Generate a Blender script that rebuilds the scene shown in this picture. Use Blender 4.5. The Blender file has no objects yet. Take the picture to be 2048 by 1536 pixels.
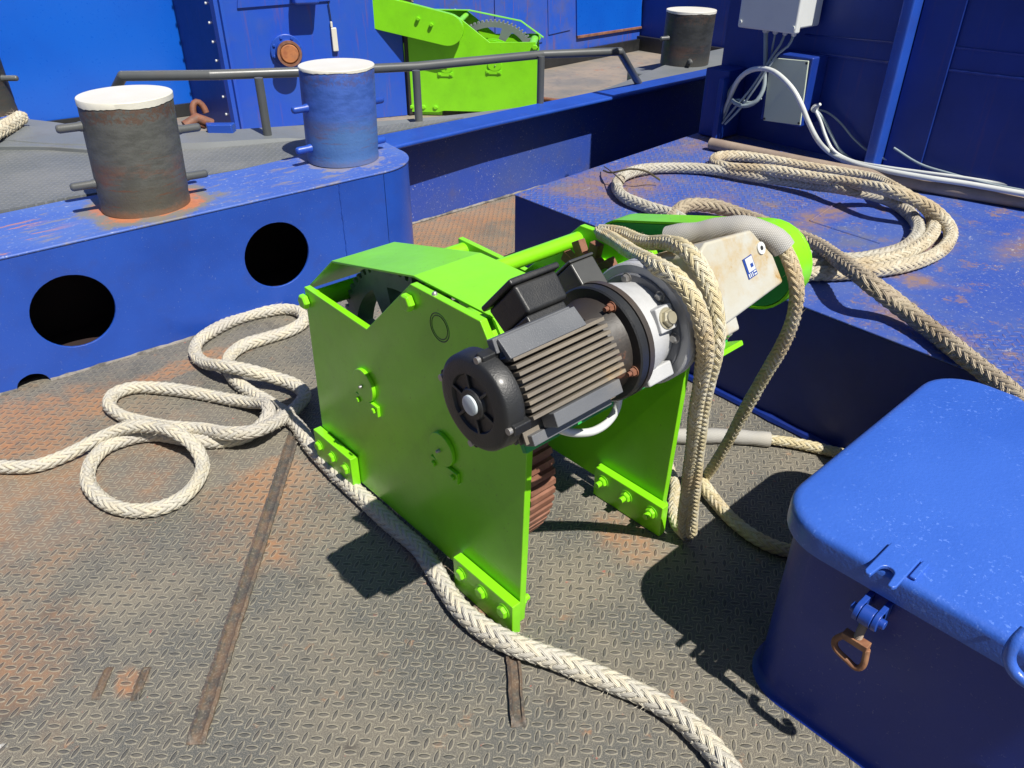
import bpy, bmesh, math, random
from mathutils import Vector, Matrix
from mathutils.geometry import tessellate_polygon
random.seed(7)
PI = math.pi
S = bpy.context.scene
COL = S.collection

# ------------------------------------------------------------------ camera
H = 1.6
MR = Matrix(((0.73975, -0.67287, 0.00414), (0.35471, 0.39518, 0.84736), (-0.5718, -0.62536, 0.53101)))
cd = bpy.data.cameras.new('camera')
cam = bpy.data.objects.new('camera', cd); COL.objects.link(cam)
m = MR.transposed().to_4x4(); m.translation = (0, 0, H)
cam.matrix_world = m
FPX = 1546.18
cd.sensor_width = 36.0; cd.lens = FPX / 2048 * 36.0
cd.clip_start = 0.02; cd.clip_end = 3000
S.camera = cam
# ------------------------------------------------------------------ world, sun, exposure
SUN_DIR = Vector((0.012, 0.68, -1.0)).normalized()
w = bpy.data.worlds.new('World'); S.world = w; w.use_nodes = True
nt = w.node_tree
bg = nt.nodes['Background']
sky = nt.nodes.new('ShaderNodeTexSky'); sky.sky_type = 'NISHITA'; sky.sun_disc = False
sky.sun_elevation = math.radians(55.8); sky.sun_rotation = math.radians(180)
sky.air_density = 1.0; sky.dust_density = 0.6; sky.ozone_density = 1.4
nt.links.new(sky.outputs[0], bg.inputs[0]); bg.inputs[1].default_value = 0.05
sl = bpy.data.lights.new('sun', 'SUN'); sl.energy = 4.9; sl.angle = math.radians(0.5); sl.color = (1.0, 0.955, 0.87)
so = bpy.data.objects.new('sun', sl); COL.objects.link(so)
so.rotation_euler = SUN_DIR.to_track_quat('-Z', 'Y').to_euler()
S.view_settings.view_transform = 'Standard'; S.view_settings.look = 'None'
S.view_settings.exposure = 0.42; S.view_settings.gamma = 1.0
try: S.view_settings.use_curve_mapping = False
except Exception: pass

# ------------------------------------------------------------------ measuring helper: a photo pixel seen at a known distance
def at(px, py, ax, val):
    r = MR.transposed() @ Vector(((px - 1024) / FPX, -(py - 768) / FPX, -1.0))
    o = Vector((0, 0, H)); t = (val - o[ax]) / r[ax]
    return o + r * t
def atz(px, py, z=0.0): return at(px, py, 2, z)

# ------------------------------------------------------------------ material helpers
class NT:
    def __init__(s, mat): s.t = mat.node_tree; s.n = s.t.nodes
    def node(s, ty, **kw):
        n = s.n.new(ty)
        for k, v in kw.items():
            if hasattr(n, k): setattr(n, k, v)
        return n
    def put(s, inp, v):
        if isinstance(v, bpy.types.NodeSocket): s.t.links.new(v, inp)
        elif v is not None: inp.default_value = v
    def math(s, op, a, b=None, c=None, clamp=False):
        n = s.n.new('ShaderNodeMath'); n.operation = op; n.use_clamp = clamp
        s.put(n.inputs[0], a)
        if b is not None: s.put(n.inputs[1], b)
        if c is not None: s.put(n.inputs[2], c)
        return n.outputs[0]
    def noise(s, vec, scale, detail=3, rough=0.55, dist=0.0):
        n = s.n.new('ShaderNodeTexNoise'); n.inputs['Scale'].default_value = scale
        n.inputs['Detail'].default_value = detail; n.inputs['Roughness'].default_value = rough
        n.inputs['Distortion'].default_value = dist
        if vec is not None: s.put(n.inputs['Vector'], vec)
        return n.outputs['Fac']
    def ramp(s, v, a, b, lo=0.0, hi=1.0):
        n = s.n.new('ShaderNodeMapRange'); n.clamp = True; n.interpolation_type = 'SMOOTHSTEP'
        s.put(n.inputs[0], v); s.put(n.inputs[1], a); s.put(n.inputs[2], b); s.put(n.inputs[3], lo); s.put(n.inputs[4], hi)
        return n.outputs[0]
    def mix(s, f, a, b):
        n = s.n.new('ShaderNodeMix'); n.data_type = 'RGBA'
        s.put(n.inputs[0], f)
        for i, v in ((6, a), (7, b)):
            if isinstance(v, tuple): n.inputs[i].default_value = (*v[:3], 1)
            else: s.put(n.inputs[i], v)
        return n.outputs[2]
    def pos(s): return s.n.new('ShaderNodeNewGeometry').outputs['Position']
    def obj(s): return s.n.new('ShaderNodeTexCoord').outputs['Object']
    def scale(s, v, xyz):
        n = s.n.new('ShaderNodeMapping'); s.put(n.inputs[0], v); n.inputs['Scale'].default_value = xyz
        return n.outputs[0]
    def bump(s, h, strength, dist, normal=None):
        n = s.n.new('ShaderNodeBump'); n.inputs['Strength'].default_value = strength
        n.inputs['Distance'].default_value = dist; s.put(n.inputs['Height'], h)
        if normal is not None: s.put(n.inputs['Normal'], normal)
        return n.outputs[0]
    def bsdf(s, **kw):
        b = s.n['Principled BSDF']
        for k, v in kw.items():
            k = k.replace('_', ' ')
            if isinstance(v, tuple): b.inputs[k].default_value = (*v[:3], 1)
            else: s.put(b.inputs[k], v)
        return b
def newmat(name):
    m = bpy.data.materials.new(name); m.use_nodes = True
    return m, NT(m)

def paint(name, col, col2=None, rough=0.35, rust=0.0, rustcol=(0.22, 0.075, 0.025), chip=0.0, chipcol=(0.5, 0.55, 0.6),
          bumps=0.25, orange=220, coat=0.3, dirt=0.15, dirtcol=(0.12, 0.10, 0.08), vscale=3.0, metallic=0.0, streak=0.0, scratch=0.0, chipth=0.64, dth=0.5):
    m, t = newmat(name); p = t.pos()
    n1 = t.noise(p, vscale, 4); n2 = t.noise(p, 38, 5, 0.65); n3 = t.noise(p, 7, 6, 0.7)
    if col2 is None: col2 = tuple(c * 0.75 for c in col)
    c = t.mix(t.ramp(n1, 0.35, 0.7), col, col2)
    if dirt:
        c = t.mix(t.math('MULTIPLY', t.ramp(n3, dth, dth + 0.25), dirt), c, dirtcol)
    if streak:
        ns = t.noise(t.scale(p, (14, 14, 0.9)), 2.0, 5, 0.6)
        c = t.mix(t.math('MULTIPLY', t.ramp(ns, 0.56, 0.7), streak), c, rustcol)
    if chip:
        nc = t.noise(p, 95, 3, 0.7); big = t.noise(p, 5, 3)
        f = t.math('MULTIPLY', t.ramp(nc, chipth, chipth + 0.06), t.ramp(big, 0.35, 0.6))
        c = t.mix(t.math('MULTIPLY', f, chip), c, chipcol)
    if scratch:
        nsx = t.noise(t.scale(p, (60, 4, 60)), 3.0, 2, 0.5, 0.6)
        f = t.math('MULTIPLY', t.ramp(nsx, 0.69, 0.72), scratch)
        c = t.mix(f, c, chipcol)
    rf = None
    if rust:
        nr = t.math('ADD', t.math('MULTIPLY', n3, 0.6), t.math('MULTIPLY', n2, 0.4))
        rf = t.ramp(nr, 0.66 - rust * 0.3, 0.74 - rust * 0.3)
        rc = t.mix(n2, rustcol, tuple(x * 0.45 for x in rustcol))
        c = t.mix(rf, c, rc)
    r = t.math('ADD', t.math('MULTIPLY', n2, 0.2), rough - 0.1)
    if rf is not None: r = t.math('ADD', r, t.math('MULTIPLY', rf, 0.4), clamp=True)
    nb = t.bump(t.noise(p, orange, 2), bumps, 0.0012)
    nb = t.bump(t.noise(p, 3.5, 2), min(1, bumps), 0.012, nb)
    b = t.bsdf(Base_Color=c, Roughness=r, Normal=nb, Metallic=metallic)
    b.inputs['Coat Weight'].default_value = coat; b.inputs['Coat Roughness'].default_value = 0.18
    return m

BLUE = (0.016, 0.075, 0.42); BLUED = (0.013, 0.058, 0.34)
GREEN = (0.23, 0.70, 0.010); GREEN2 = (0.20, 0.62, 0.010)
M = {}
M['blue'] = paint('blue_paint', BLUE, BLUED, rough=0.42, chip=0.3, chipth=0.67, dirt=0.35, dirtcol=(0.035, 0.055, 0.22), coat=0.12, rust=0.0, scratch=0.12)
M['blue_worn'] = paint('worn_blue_paint', (0.04, 0.10, 0.42), (0.075, 0.12, 0.33), rough=0.5, chip=0.6, chipcol=(0.35, 0.38, 0.45), rust=0.42, rustcol=(0.34, 0.17, 0.08), dirt=0.4, coat=0.05)
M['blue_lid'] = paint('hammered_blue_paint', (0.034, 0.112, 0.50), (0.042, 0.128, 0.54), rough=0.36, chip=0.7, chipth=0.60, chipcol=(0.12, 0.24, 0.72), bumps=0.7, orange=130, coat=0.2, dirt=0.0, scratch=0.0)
M['blue_box'] = paint('shaded_box_blue', (0.002, 0.026, 0.27), (0.002, 0.023, 0.24), rough=0.42, bumps=0.3, coat=0.08, dirt=0.0, chip=0.15)  # same paint as the lid, darkened to deepen the shaded sides
M['azure'] = paint('azure_hull_paint', (0.004, 0.105, 0.56), (0.004, 0.085, 0.50), rough=0.3, coat=0.4, dirt=0.0, bumps=0.1, vscale=1.2)
M['navy2'] = paint('shaded_platform_side', (0.002, 0.020, 0.19), (0.002, 0.015, 0.15), rough=0.5, coat=0.05, dirt=0.15, dirtcol=(0.02, 0.02, 0.1))  # shade of the platform's side faces lowered into the base colour
M['navy'] = paint('shaded_wall_navy', (0.004, 0.032, 0.26), (0.003, 0.026, 0.21), rough=0.5, coat=0.08, dirt=0.2, dirtcol=(0.03, 0.05, 0.2), streak=0.1)  # wall blue with its base lowered to deepen faces in shade
M['wallblue'] = paint('blue_wall_paint', (0.014, 0.075, 0.50), (0.02, 0.085, 0.46), rough=0.4, coat=0.2, dirt=0.15, dirtcol=(0.12, 0.12, 0.2), streak=0.25)
M['wallrust'] = paint('stained_blue_wall_paint', (0.016, 0.085, 0.50), (0.06, 0.10, 0.38), rough=0.45, coat=0.1, dirt=0.6, dirtcol=(0.10, 0.10, 0.14), streak=0.5, rust=0.12)
M['green'] = paint('lime_green_paint', GREEN, GREEN2, rough=0.36, coat=0.25, dirt=0.10, dirtcol=(0.05, 0.16, 0.01), bumps=0.2, vscale=4, chip=0.6, chipth=0.66, chipcol=(0.10, 0.09, 0.03), streak=0.0, dth=0.46)
M['green_dark'] = paint('dark_green_paint', (0.03, 0.36, 0.08), (0.02, 0.28, 0.07), rough=0.5, coat=0.05, dirt=0.3, rust=0.1)  # darker, bluer green than the other winch plates
M['grey'] = paint('grey_deck_paint', (0.14, 0.155, 0.165), (0.17, 0.18, 0.19), rough=0.55, coat=0.05, dirt=0.3, chip=0.2, chipcol=(0.35, 0.36, 0.36))
M['greydark'] = paint('dark_grey_paint', (0.075, 0.082, 0.085), (0.10, 0.105, 0.105), rough=0.42, coat=0.15, dirt=0.25)
M['black'] = paint('black_paint', (0.012, 0.013, 0.015), (0.02, 0.021, 0.023), rough=0.48, coat=0.12, dirt=0.25, dirtcol=(0.09, 0.085, 0.075), bumps=0.5, orange=320)
M['blackrust'] = paint('rusty_black_metal', (0.02, 0.02, 0.02), (0.04, 0.03, 0.025), rough=0.5, rust=0.3, rustcol=(0.28, 0.10, 0.045), coat=0.1, dirt=0.5)
M['motor'] = paint('weathered_black_casting', (0.035, 0.036, 0.038), (0.055, 0.05, 0.045), rough=0.42, coat=0.15, dirt=0.85, dirtcol=(0.27, 0.20, 0.12), rust=0.18, rustcol=(0.36, 0.20, 0.09), bumps=0.5)
M['pad'] = paint('worn_black_pad', (0.10, 0.107, 0.12), (0.15, 0.155, 0.165), rough=0.36, coat=0.1, dirt=0.4, dirtcol=(0.22, 0.20, 0.17), bumps=0.6, orange=420)
M['alu'] = paint('cast_aluminium', (0.52, 0.525, 0.53), (0.42, 0.425, 0.43), rough=0.45, metallic=0.0, coat=0.0, dirt=0.5, dirtcol=(0.26, 0.26, 0.25), bumps=0.6, orange=260)
M['aludark'] = paint('dark_cast_ring', (0.11, 0.12, 0.14), (0.14, 0.145, 0.16), rough=0.5, coat=0.05, dirt=0.5, dirtcol=(0.2, 0.2, 0.2), bumps=0.6, orange=260)
M['gearbox'] = paint('rust_stained_housing', (0.46, 0.455, 0.40), (0.44, 0.41, 0.32), rough=0.5, coat=0.0, dirt=0.95, dth=0.43, dirtcol=(0.42, 0.29, 0.11), rust=0.30, rustcol=(0.50, 0.30, 0.09), bumps=0.4, vscale=12)
M['gear'] = paint('grey_painted_gear', (0.16, 0.18, 0.19), (0.20, 0.215, 0.22), rough=0.5, coat=0.05, dirt=0.6, dirtcol=(0.03, 0.025, 0.02), rust=0.15)
M['rust'] = paint('rusty_steel', (0.17, 0.07, 0.04), (0.26, 0.12, 0.075), rough=0.75, coat=0.0, dirt=0.7, dirtcol=(0.08, 0.05, 0.04), bumps=0.9, orange=160, vscale=20)
M['rustpale'] = paint('pale_brown_steel', (0.26, 0.20, 0.16), (0.33, 0.26, 0.2), rough=0.6, coat=0.0, dirt=0.4, dirtcol=(0.2, 0.11, 0.06), bumps=0.5, vscale=9)
M['rustbolt'] = paint('rusty_bolt', (0.22, 0.085, 0.045), (0.14, 0.06, 0.04), rough=0.65, coat=0.0, dirt=0.6, bumps=0.8, orange=150, vscale=40)
M['rustcap'] = paint('orange_rust', (0.42, 0.16, 0.06), (0.30, 0.10, 0.04), rough=0.8, coat=0.0, dirt=0.5, bumps=1.0, orange=60, vscale=20)
M['white'] = paint('white_paint', (0.66, 0.65, 0.60), (0.62, 0.60, 0.52), rough=0.5, coat=0.05, dirt=0.12, dirtcol=(0.5, 0.5, 0.42), bumps=0.4, orange=60)
M['plastic'] = paint('grey_plastic', (0.62, 0.64, 0.62), (0.58, 0.61, 0.60), rough=0.35, coat=0.1, dirt=0.06, bumps=0.05)
M['plastic2'] = paint('pale_green_plastic', (0.52, 0.58, 0.46), (0.47, 0.54, 0.44), rough=0.4, coat=0.1, dirt=0.1, bumps=0.05)
M['cable'] = paint('grey_cable', (0.60, 0.62, 0.60), (0.52, 0.55, 0.54), rough=0.4, coat=0.1, dirt=0.3, dirtcol=(0.25, 0.27, 0.27), bumps=0.05)
M['cabledark'] = paint('dirty_cable', (0.30, 0.36, 0.38), (0.25, 0.31, 0.34), rough=0.5, coat=0.05, dirt=0.3, bumps=0.05)
M['steel'] = paint('galvanised_steel', (0.45, 0.44, 0.42), (0.32, 0.31, 0.30), rough=0.38, metallic=0.6, coat=0.0, dirt=0.4)
M['label'] = paint('label_blue', (0.02, 0.06, 0.30), rough=0.4, dirt=0.0)
M['labelw'] = paint('label_white', (0.62, 0.66, 0.68), rough=0.4, dirt=0.1)
M['twig'] = paint('twig_green', (0.12, 0.12, 0.03), (0.07, 0.055, 0.03), rough=0.7, coat=0, dirt=0.0)
M['sleeve'] = None

def bollard_mat(name, base, band, bandz, rust):
    m, t = newmat(name); p = t.obj()
    sep = t.node('ShaderNodeSeparateXYZ'); t.put(sep.inputs[0], p); z = sep.outputs[2]
    n1 = t.noise(t.scale(p, (1, 1, 3)), 9, 5, 0.65); n2 = t.noise(p, 55, 4, 0.7)
    c = t.mix(t.ramp(n1, 0.35, 0.65), base, tuple(x * 1.35 + 0.01 for x in base))
    bz = t.math('ADD', z, t.math('MULTIPLY', n1, 0.06))
    c = t.mix(t.math('MULTIPLY', t.ramp(bz, bandz + 0.10, bandz - 0.02), 0.75), c, band)
    band_n = t.noise(t.scale(p, (2.5, 2.5, 22)), 4, 5, 0.7)
    c = t.mix(t.math('MULTIPLY', t.ramp(band_n, 0.58, 0.64), t.ramp(z, 0.30, 0.12, 0.0, rust)), c, (0.13, 0.055, 0.03))
    rz = t.math('ADD', z, t.math('MULTIPLY', n2, 0.05))
    c = t.mix(t.math('MULTIPLY', t.ramp(rz, 0.375, 0.39), t.ramp(n2, 0.45, 0.55, 0, rust)), c, (0.10, 0.05, 0.03))
    c = t.mix(t.math('MULTIPLY', t.ramp(rz, 0.06, 0.035), 0.55 * rust), c, (0.26, 0.12, 0.06))
    nb = t.bump(t.noise(p, 75, 4, 0.65), 0.45, 0.0035)
    sm = t.noise(t.scale(p, (1.6, 1.6, 4.0)), 2.6, 5, 0.7)
    c = t.mix(t.math('MULTIPLY', t.math('MULTIPLY', t.ramp(z, 0.09, 0.13), t.ramp(z, 0.22, 0.17)), t.ramp(sm, 0.45, 0.6, 0, rust)), c, (0.15, 0.07, 0.045))
    c = t.mix(t.ramp(t.noise(p, 4.5, 5, 0.7), 0.55, 0.7, 0, 0.5 * rust), c, tuple(x * 0.45 for x in base))
    t.bsdf(Base_Color=c, Roughness=t.math('ADD', t.math('MULTIPLY', n2, 0.3), 0.35), Normal=nb)
    return m
M['bollard_grey'] = bollard_mat('worn_grey_bollard_paint', (0.066, 0.068, 0.064), (0.088, 0.078, 0.06), 0.10, 0.7)
M['bollard_blue'] = bollard_mat('worn_blue_bollard_paint', (0.032, 0.085, 0.33), (0.075, 0.17, 0.36), 0.18, 0.35)
M['bollard_black'] = bollard_mat('worn_black_bollard_paint', (0.022, 0.024, 0.024), (0.07, 0.07, 0.065), 0.10, 0.3)

def diamond(name, kind):
    """chequered plate: raised lens shaped lugs in alternating directions; kind: deck, blue, grey"""
    m, t = newmat(name); p = t.pos()
    sep = t.node('ShaderNodeSeparateXYZ'); t.put(sep.inputs[0], p)
    x, y = sep.outputs[0], sep.outputs[1]
    cu, cv = 0.0275, 0.0298
    k = 0.70711
    wob = t.math('MULTIPLY', t.math('SUBTRACT', t.noise(p, 9, 2), 0.5), 0.004)
    u = t.math('ADD', t.math('MULTIPLY', t.math('SUBTRACT', x, y), k), wob)
    v = t.math('MULTIPLY', t.math('ADD', x, y), k)
    U = t.math('DIVIDE', u, cu); V = t.math('DIVIDE', v, cv)
    iu = t.math('FLOOR', U); iv = t.math('FLOOR', V)
    fu = t.math('SUBTRACT', t.math('SUBTRACT', U, iu), 0.5); fv = t.math('SUBTRACT', t.math('SUBTRACT', V, iv), 0.5)
    par = t.math('ABSOLUTE', t.math('MODULO', t.math('ADD', iu, iv), 2.0))     # 0 or 1
    def lens(along, across, tilt):
        a = t.math('ADD', along, t.math('MULTIPLY', across, tilt)); b = t.math('SUBTRACT', across, t.math('MULTIPLY', along, tilt))
        r = t.math('ADD', t.math('POWER', t.math('ABSOLUTE', t.math('DIVIDE', a, 0.50)), 1.6),
                   t.math('POWER', t.math('ABSOLUTE', t.math('DIVIDE', b, 0.16)), 1.6))
        return r
    rH = lens(fu, fv, 0.0); rV = lens(fv, fu, 0.2)
    r = t.math('ADD', t.math('MULTIPLY', rH, t.math('SUBTRACT', 1.0, par)), t.math('MULTIPLY', rV, par))
    wear = t.noise(p, 2.1, 4, 0.6)
    lug = t.ramp(r, 1.25, 0.55)
    ring = t.math('MULTIPLY', t.ramp(r, 2.6, 1.2), t.math('SUBTRACT', 1.0, lug))
    def band(e0, e1, e):       # smooth plate strip between two parallel lines along X
        yy = t.math('ADD', y, t.math('MULTIPLY', t.math('SUBTRACT', t.noise(p, 5, 3), 0.5), 0.06))
        yy = t.math('ADD', yy, t.math('MULTIPLY', x, e))
        return t.math('MULTIPLY', t.ramp(yy, e0 - 0.006, e0 + 0.006), t.ramp(yy, e1 + 0.006, e1 - 0.006))
    def blob(cx, cy, rx, ry, soft=0.5):
        dx = t.math('DIVIDE', t.math('SUBTRACT', x, cx), rx); dy = t.math('DIVIDE', t.math('SUBTRACT', y, cy), ry)
        d = t.math('SQRT', t.math('ADD', t.math('MULTIPLY', dx, dx), t.math('MULTIPLY', dy, dy)))
        d = t.math('ADD', d, t.math('MULTIPLY', t.math('SUBTRACT', t.noise(p, 6, 5, 0.7), 0.5), 2.2))
        return t.ramp(d, 1.0, 1.0 - soft)
    speck = t.noise(p, 430, 2, 0.7); mid = t.noise(p, 26, 5, 0.7); big = t.noise(p, 3.2, 5, 0.65)
    if kind == 'deck':
        smooth = t.math('MULTIPLY', band(2.13, 2.66, 0.13), t.ramp(x, 0.95, 0.80))
        lugk = t.math('MULTIPLY', lug, t.ramp(smooth, 0.0, 1.0, 1.0, 0.22))
        base = t.mix(t.ramp(big, 0.38, 0.62), (0.080, 0.082, 0.080), (0.155, 0.138, 0.110))
        base = t.mix(t.math('MULTIPLY', t.ramp(speck, 0.50, 0.66), 0.7), base, (0.36, 0.33, 0.26))
        base = t.mix(t.math('MULTIPLY', t.ramp(speck, 0.47, 0.36), 0.75), base, (0.055, 0.055, 0.05))
        base = t.mix(t.math('MULTIPLY', smooth, 0.55), base, (0.15, 0.135, 0.115))
        rc = t.mix(t.ramp(mid, 0.3, 0.7), (0.42, 0.185, 0.075), (0.23, 0.13, 0.075))
        o = blob(0.1, 2.85, 0.50, 0.26)
        for a in ((-0.45, 2.85, 0.8, 0.33, 0.5), (0.86, 2.86, 0.5, 0.07, 0.5), (0.55, 2.86, 0.3, 0.1, 0.8), (-0.15, 1.95, 0.16, 0.16, 0.8),
                  (0.80, 2.0, 0.12, 0.14, 0.9), (0.70, 1.9, 0.05, 0.22, 0.9), (0.13, 1.50, 0.045, 0.05, 0.6), (0.60, 1.72, 0.04, 0.2, 0.9), (0.10, 1.13, 0.0, 0.0, 0.5),
                  (0.92, 1.06, 0.09, 0.12, 0.9), (1.40, 1.0, 0.14, 0.16, 0.9), (0.90, 1.35, 0.05, 0.15, 0.8),
                  (2.7, 3.42, 1.0, 0.22, 0.6), (2.35, 3.2, 0.35, 0.35, 0.8), (0.1, 2.75, 0.35, 0.12, 0.6), (0.70, 2.02, 0.10, 0.10, 0.8), (-0.3, 2.0, 0.3, 0.14, 0.8)):
            if a[2] > 0: o = t.math('MAXIMUM', o, blob(*a))
        scat = t.math('MULTIPLY', t.ramp(t.noise(p, 11, 6, 0.75), 0.60, 0.70), 0.55)
        o = t.math('MULTIPLY', o, t.ramp(t.noise(p, 23, 6, 0.75), 0.36, 0.60, 0.30, 1.0))
        o = t.math('MAXIMUM', t.math('MULTIPLY', o, 0.85), scat)
        base = t.mix(o, base, rc)
        stn = t.ramp(t.noise(p, 4.2, 7, 0.7), 0.56, 0.66, 0, 0.55)
        base = t.mix(stn, base, (0.06, 0.056, 0.052))
        pale = t.math('MULTIPLY', t.ramp(t.noise(p, 1.6, 3, 0.5), 0.5, 0.75), 0.30)
        base = t.mix(pale, base, (0.30, 0.26, 0.19))
        wide = t.math('MAXIMUM', blob(0.0, 2.55, 0.9, 0.75, 0.9), t.math('MAXIMUM', blob(0.65, 1.85, 0.28, 0.32, 0.9), t.math('MAXIMUM', blob(-0.1, 1.75, 0.28, 0.28, 0.9), blob(2.6, 3.1, 0.9, 0.6, 0.8))))
        wide = t.math('MULTIPLY', wide, t.ramp(t.noise(p, 7.5, 7, 0.75), 0.36, 0.60, 0.15, 0.62))
        base = t.mix(wide, base, (0.33, 0.175, 0.085))
        white = t.math('MULTIPLY', t.ramp(t.noise(p, 14, 6, 0.75), 0.58, 0.62), blob(-0.22, 1.45, 0.10, 0.2, 0.3))
        base = t.mix(white, base, (0.55, 0.56, 0.55))
        oil = t.math('MAXIMUM', blob(0.37, 1.66, 0.035, 0.035, 0.9), blob(0.43, 1.0, 0.03, 0.03, 0.9))
        base = t.mix(t.math('MULTIPLY', oil, 0.7), base, (0.05, 0.042, 0.038))
        redk = t.math('MULTIPLY', t.ramp(t.noise(p, 30, 3, 0.6), 0.70, 0.73), 0.6)
        base = t.mix(redk, base, (0.40, 0.10, 0.07))
        lugc = t.mix(t.ramp(mid, 0.35, 0.65), (0.065, 0.065, 0.062), (0.115, 0.105, 0.092))
        lugc = t.mix(t.math('MULTIPLY', o, 0.45), lugc, (0.20, 0.11, 0.06))
        ringc = t.mix(t.math('MULTIPLY', o, 0.5), (0.34, 0.31, 0.235), (0.42, 0.26, 0.15))
        c = t.mix(t.math('MULTIPLY', ring, t.ramp(mid, 0.30, 0.55, 0.15, 0.75)), base, ringc)
        c = t.mix(t.math('MULTIPLY', lugk, 0.68), c, lugc)
        rough = t.math('ADD', 0.52, t.math('MULTIPLY', mid, 0.3)); hs, hd = 1.0, 0.0026
    elif kind == 'blue':
        keep = t.ramp(t.math('ADD', x, t.math('MULTIPLY', y, 0.55)), 3.95, 3.90)      # far part is chequered, near part plain
        keep = t.math('MULTIPLY', keep, 1.0)
        pl2 = t.math('MULTIPLY', t.ramp(y, 1.60, 1.55), 1.0)
        keep = t.math('MAXIMUM', t.ramp(y, 1.50, 1.56), t.math('MULTIPLY', t.ramp(t.noise(p, 1.4, 2), 0.52, 0.56), 0.7))
        lugk = t.math('MULTIPLY', lug, keep)
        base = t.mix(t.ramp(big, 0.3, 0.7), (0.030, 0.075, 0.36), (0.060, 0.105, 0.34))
        base = t.mix(t.ramp(t.noise(p, 2.6, 6, 0.7), 0.50, 0.64, 0, 0.55), base, (0.16, 0.15, 0.135))
        base = t.mix(t.math('MULTIPLY', t.ramp(t.noise(p, 70, 5, 0.75), 0.58, 0.68), 0.7), base, (0.34, 0.38, 0.46))
        o = blob(3.95, 2.5, 0.45, 0.16)
        for a in ((2.75, 2.3, 0.45, 0.28, 0.7), (2.7, 1.7, 0.5, 0.35, 0.9), (3.1, 1.45, 0.35, 0.12, 0.8), (2.75, 0.95, 0.1, 0.25, 0.7), (3.0, 1.0, 0.4, 0.12, 0.8),
                  (3.6, 2.45, 0.25, 0.12, 0.8), (2.42, 0.75, 0.07, 0.2, 0.8), (3.4, 0.75, 0.3, 0.1, 0.9)):
            o = t.math('MAXIMUM', o, blob(*a))
        o = t.math('MAXIMUM', t.math('MULTIPLY', o, t.ramp(t.noise(p, 18, 6, 0.75), 0.38, 0.56, 0.35, 1.0)), t.math('MULTIPLY', t.ramp(t.noise(p, 9, 7, 0.8), 0.54, 0.64), 0.8))
        rc = t.mix(mid, (0.30, 0.17, 0.10), (0.20, 0.14, 0.11))
        c = t.mix(t.math('MULTIPLY', o, 0.9), base, rc)
        c = t.mix(t.math('MULTIPLY', lugk, 0.45), c, (0.22, 0.15, 0.12))
        pale = t.math('MULTIPLY', t.ramp(t.noise(t.scale(p, (1, 2.2, 1)), 8, 6, 0.75), 0.62, 0.68), 0.6)
        c = t.mix(pale, c, (0.42, 0.42, 0.44))
        rough = t.math('ADD', 0.36, t.math('MULTIPLY', mid, 0.35)); hs, hd = 0.9, 0.0022; lugk = lugk
    else:
        lugk = t.math('MULTIPLY', lug, 0.8)
        c = t.mix(t.ramp(big, 0.35, 0.7), (0.115, 0.125, 0.125), (0.165, 0.17, 0.165))
        c = t.mix(t.math('MULTIPLY', t.ramp(speck, 0.5, 0.7), 0.3), c, (0.3, 0.3, 0.28))
        c = t.mix(t.math('MULTIPLY', lugk, 0.35), c, (0.30, 0.31, 0.31))
        rough = t.math('ADD', 0.45, t.math('MULTIPLY', mid, 0.2)); hs, hd = 0.9, 0.0022
    hgt = t.math('ADD', lugk, t.math('MULTIPLY', t.noise(p, 160, 3, 0.7), 0.12))
    hgt = t.math('ADD', hgt, t.math('MULTIPLY', mid, 0.15))
    nb = t.bump(hgt, hs, hd)
    t.bsdf(Base_Color=c, Roughness=rough, Normal=nb)
    return m
M['deck'] = diamond('worn_chequered_deck', 'deck')
M['bluedeck'] = diamond('worn_blue_chequered_plate', 'blue')
M['greydeck'] = diamond('grey_chequered_plate', 'grey')

def backdeck():
    m, t = newmat('worn_grey_back_deck'); p = t.pos()
    a = t.noise(p, 1.7, 5, 0.65); b = t.noise(p, 12, 6, 0.7)
    c = t.mix(t.ramp(a, 0.35, 0.65), (0.17, 0.16, 0.145), (0.27, 0.22, 0.17))
    c = t.mix(t.ramp(b, 0.5, 0.7, 0, 0.7), c, (0.13, 0.12, 0.115))
    c = t.mix(t.ramp(t.noise(p, 5, 5, 0.7), 0.6, 0.7, 0, 0.7), c, (0.30, 0.14, 0.08))
    t.bsdf(Base_Color=c, Roughness=0.7, Normal=t.bump(b, 0.5, 0.006)); return m
M['backdeck'] = backdeck()

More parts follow.
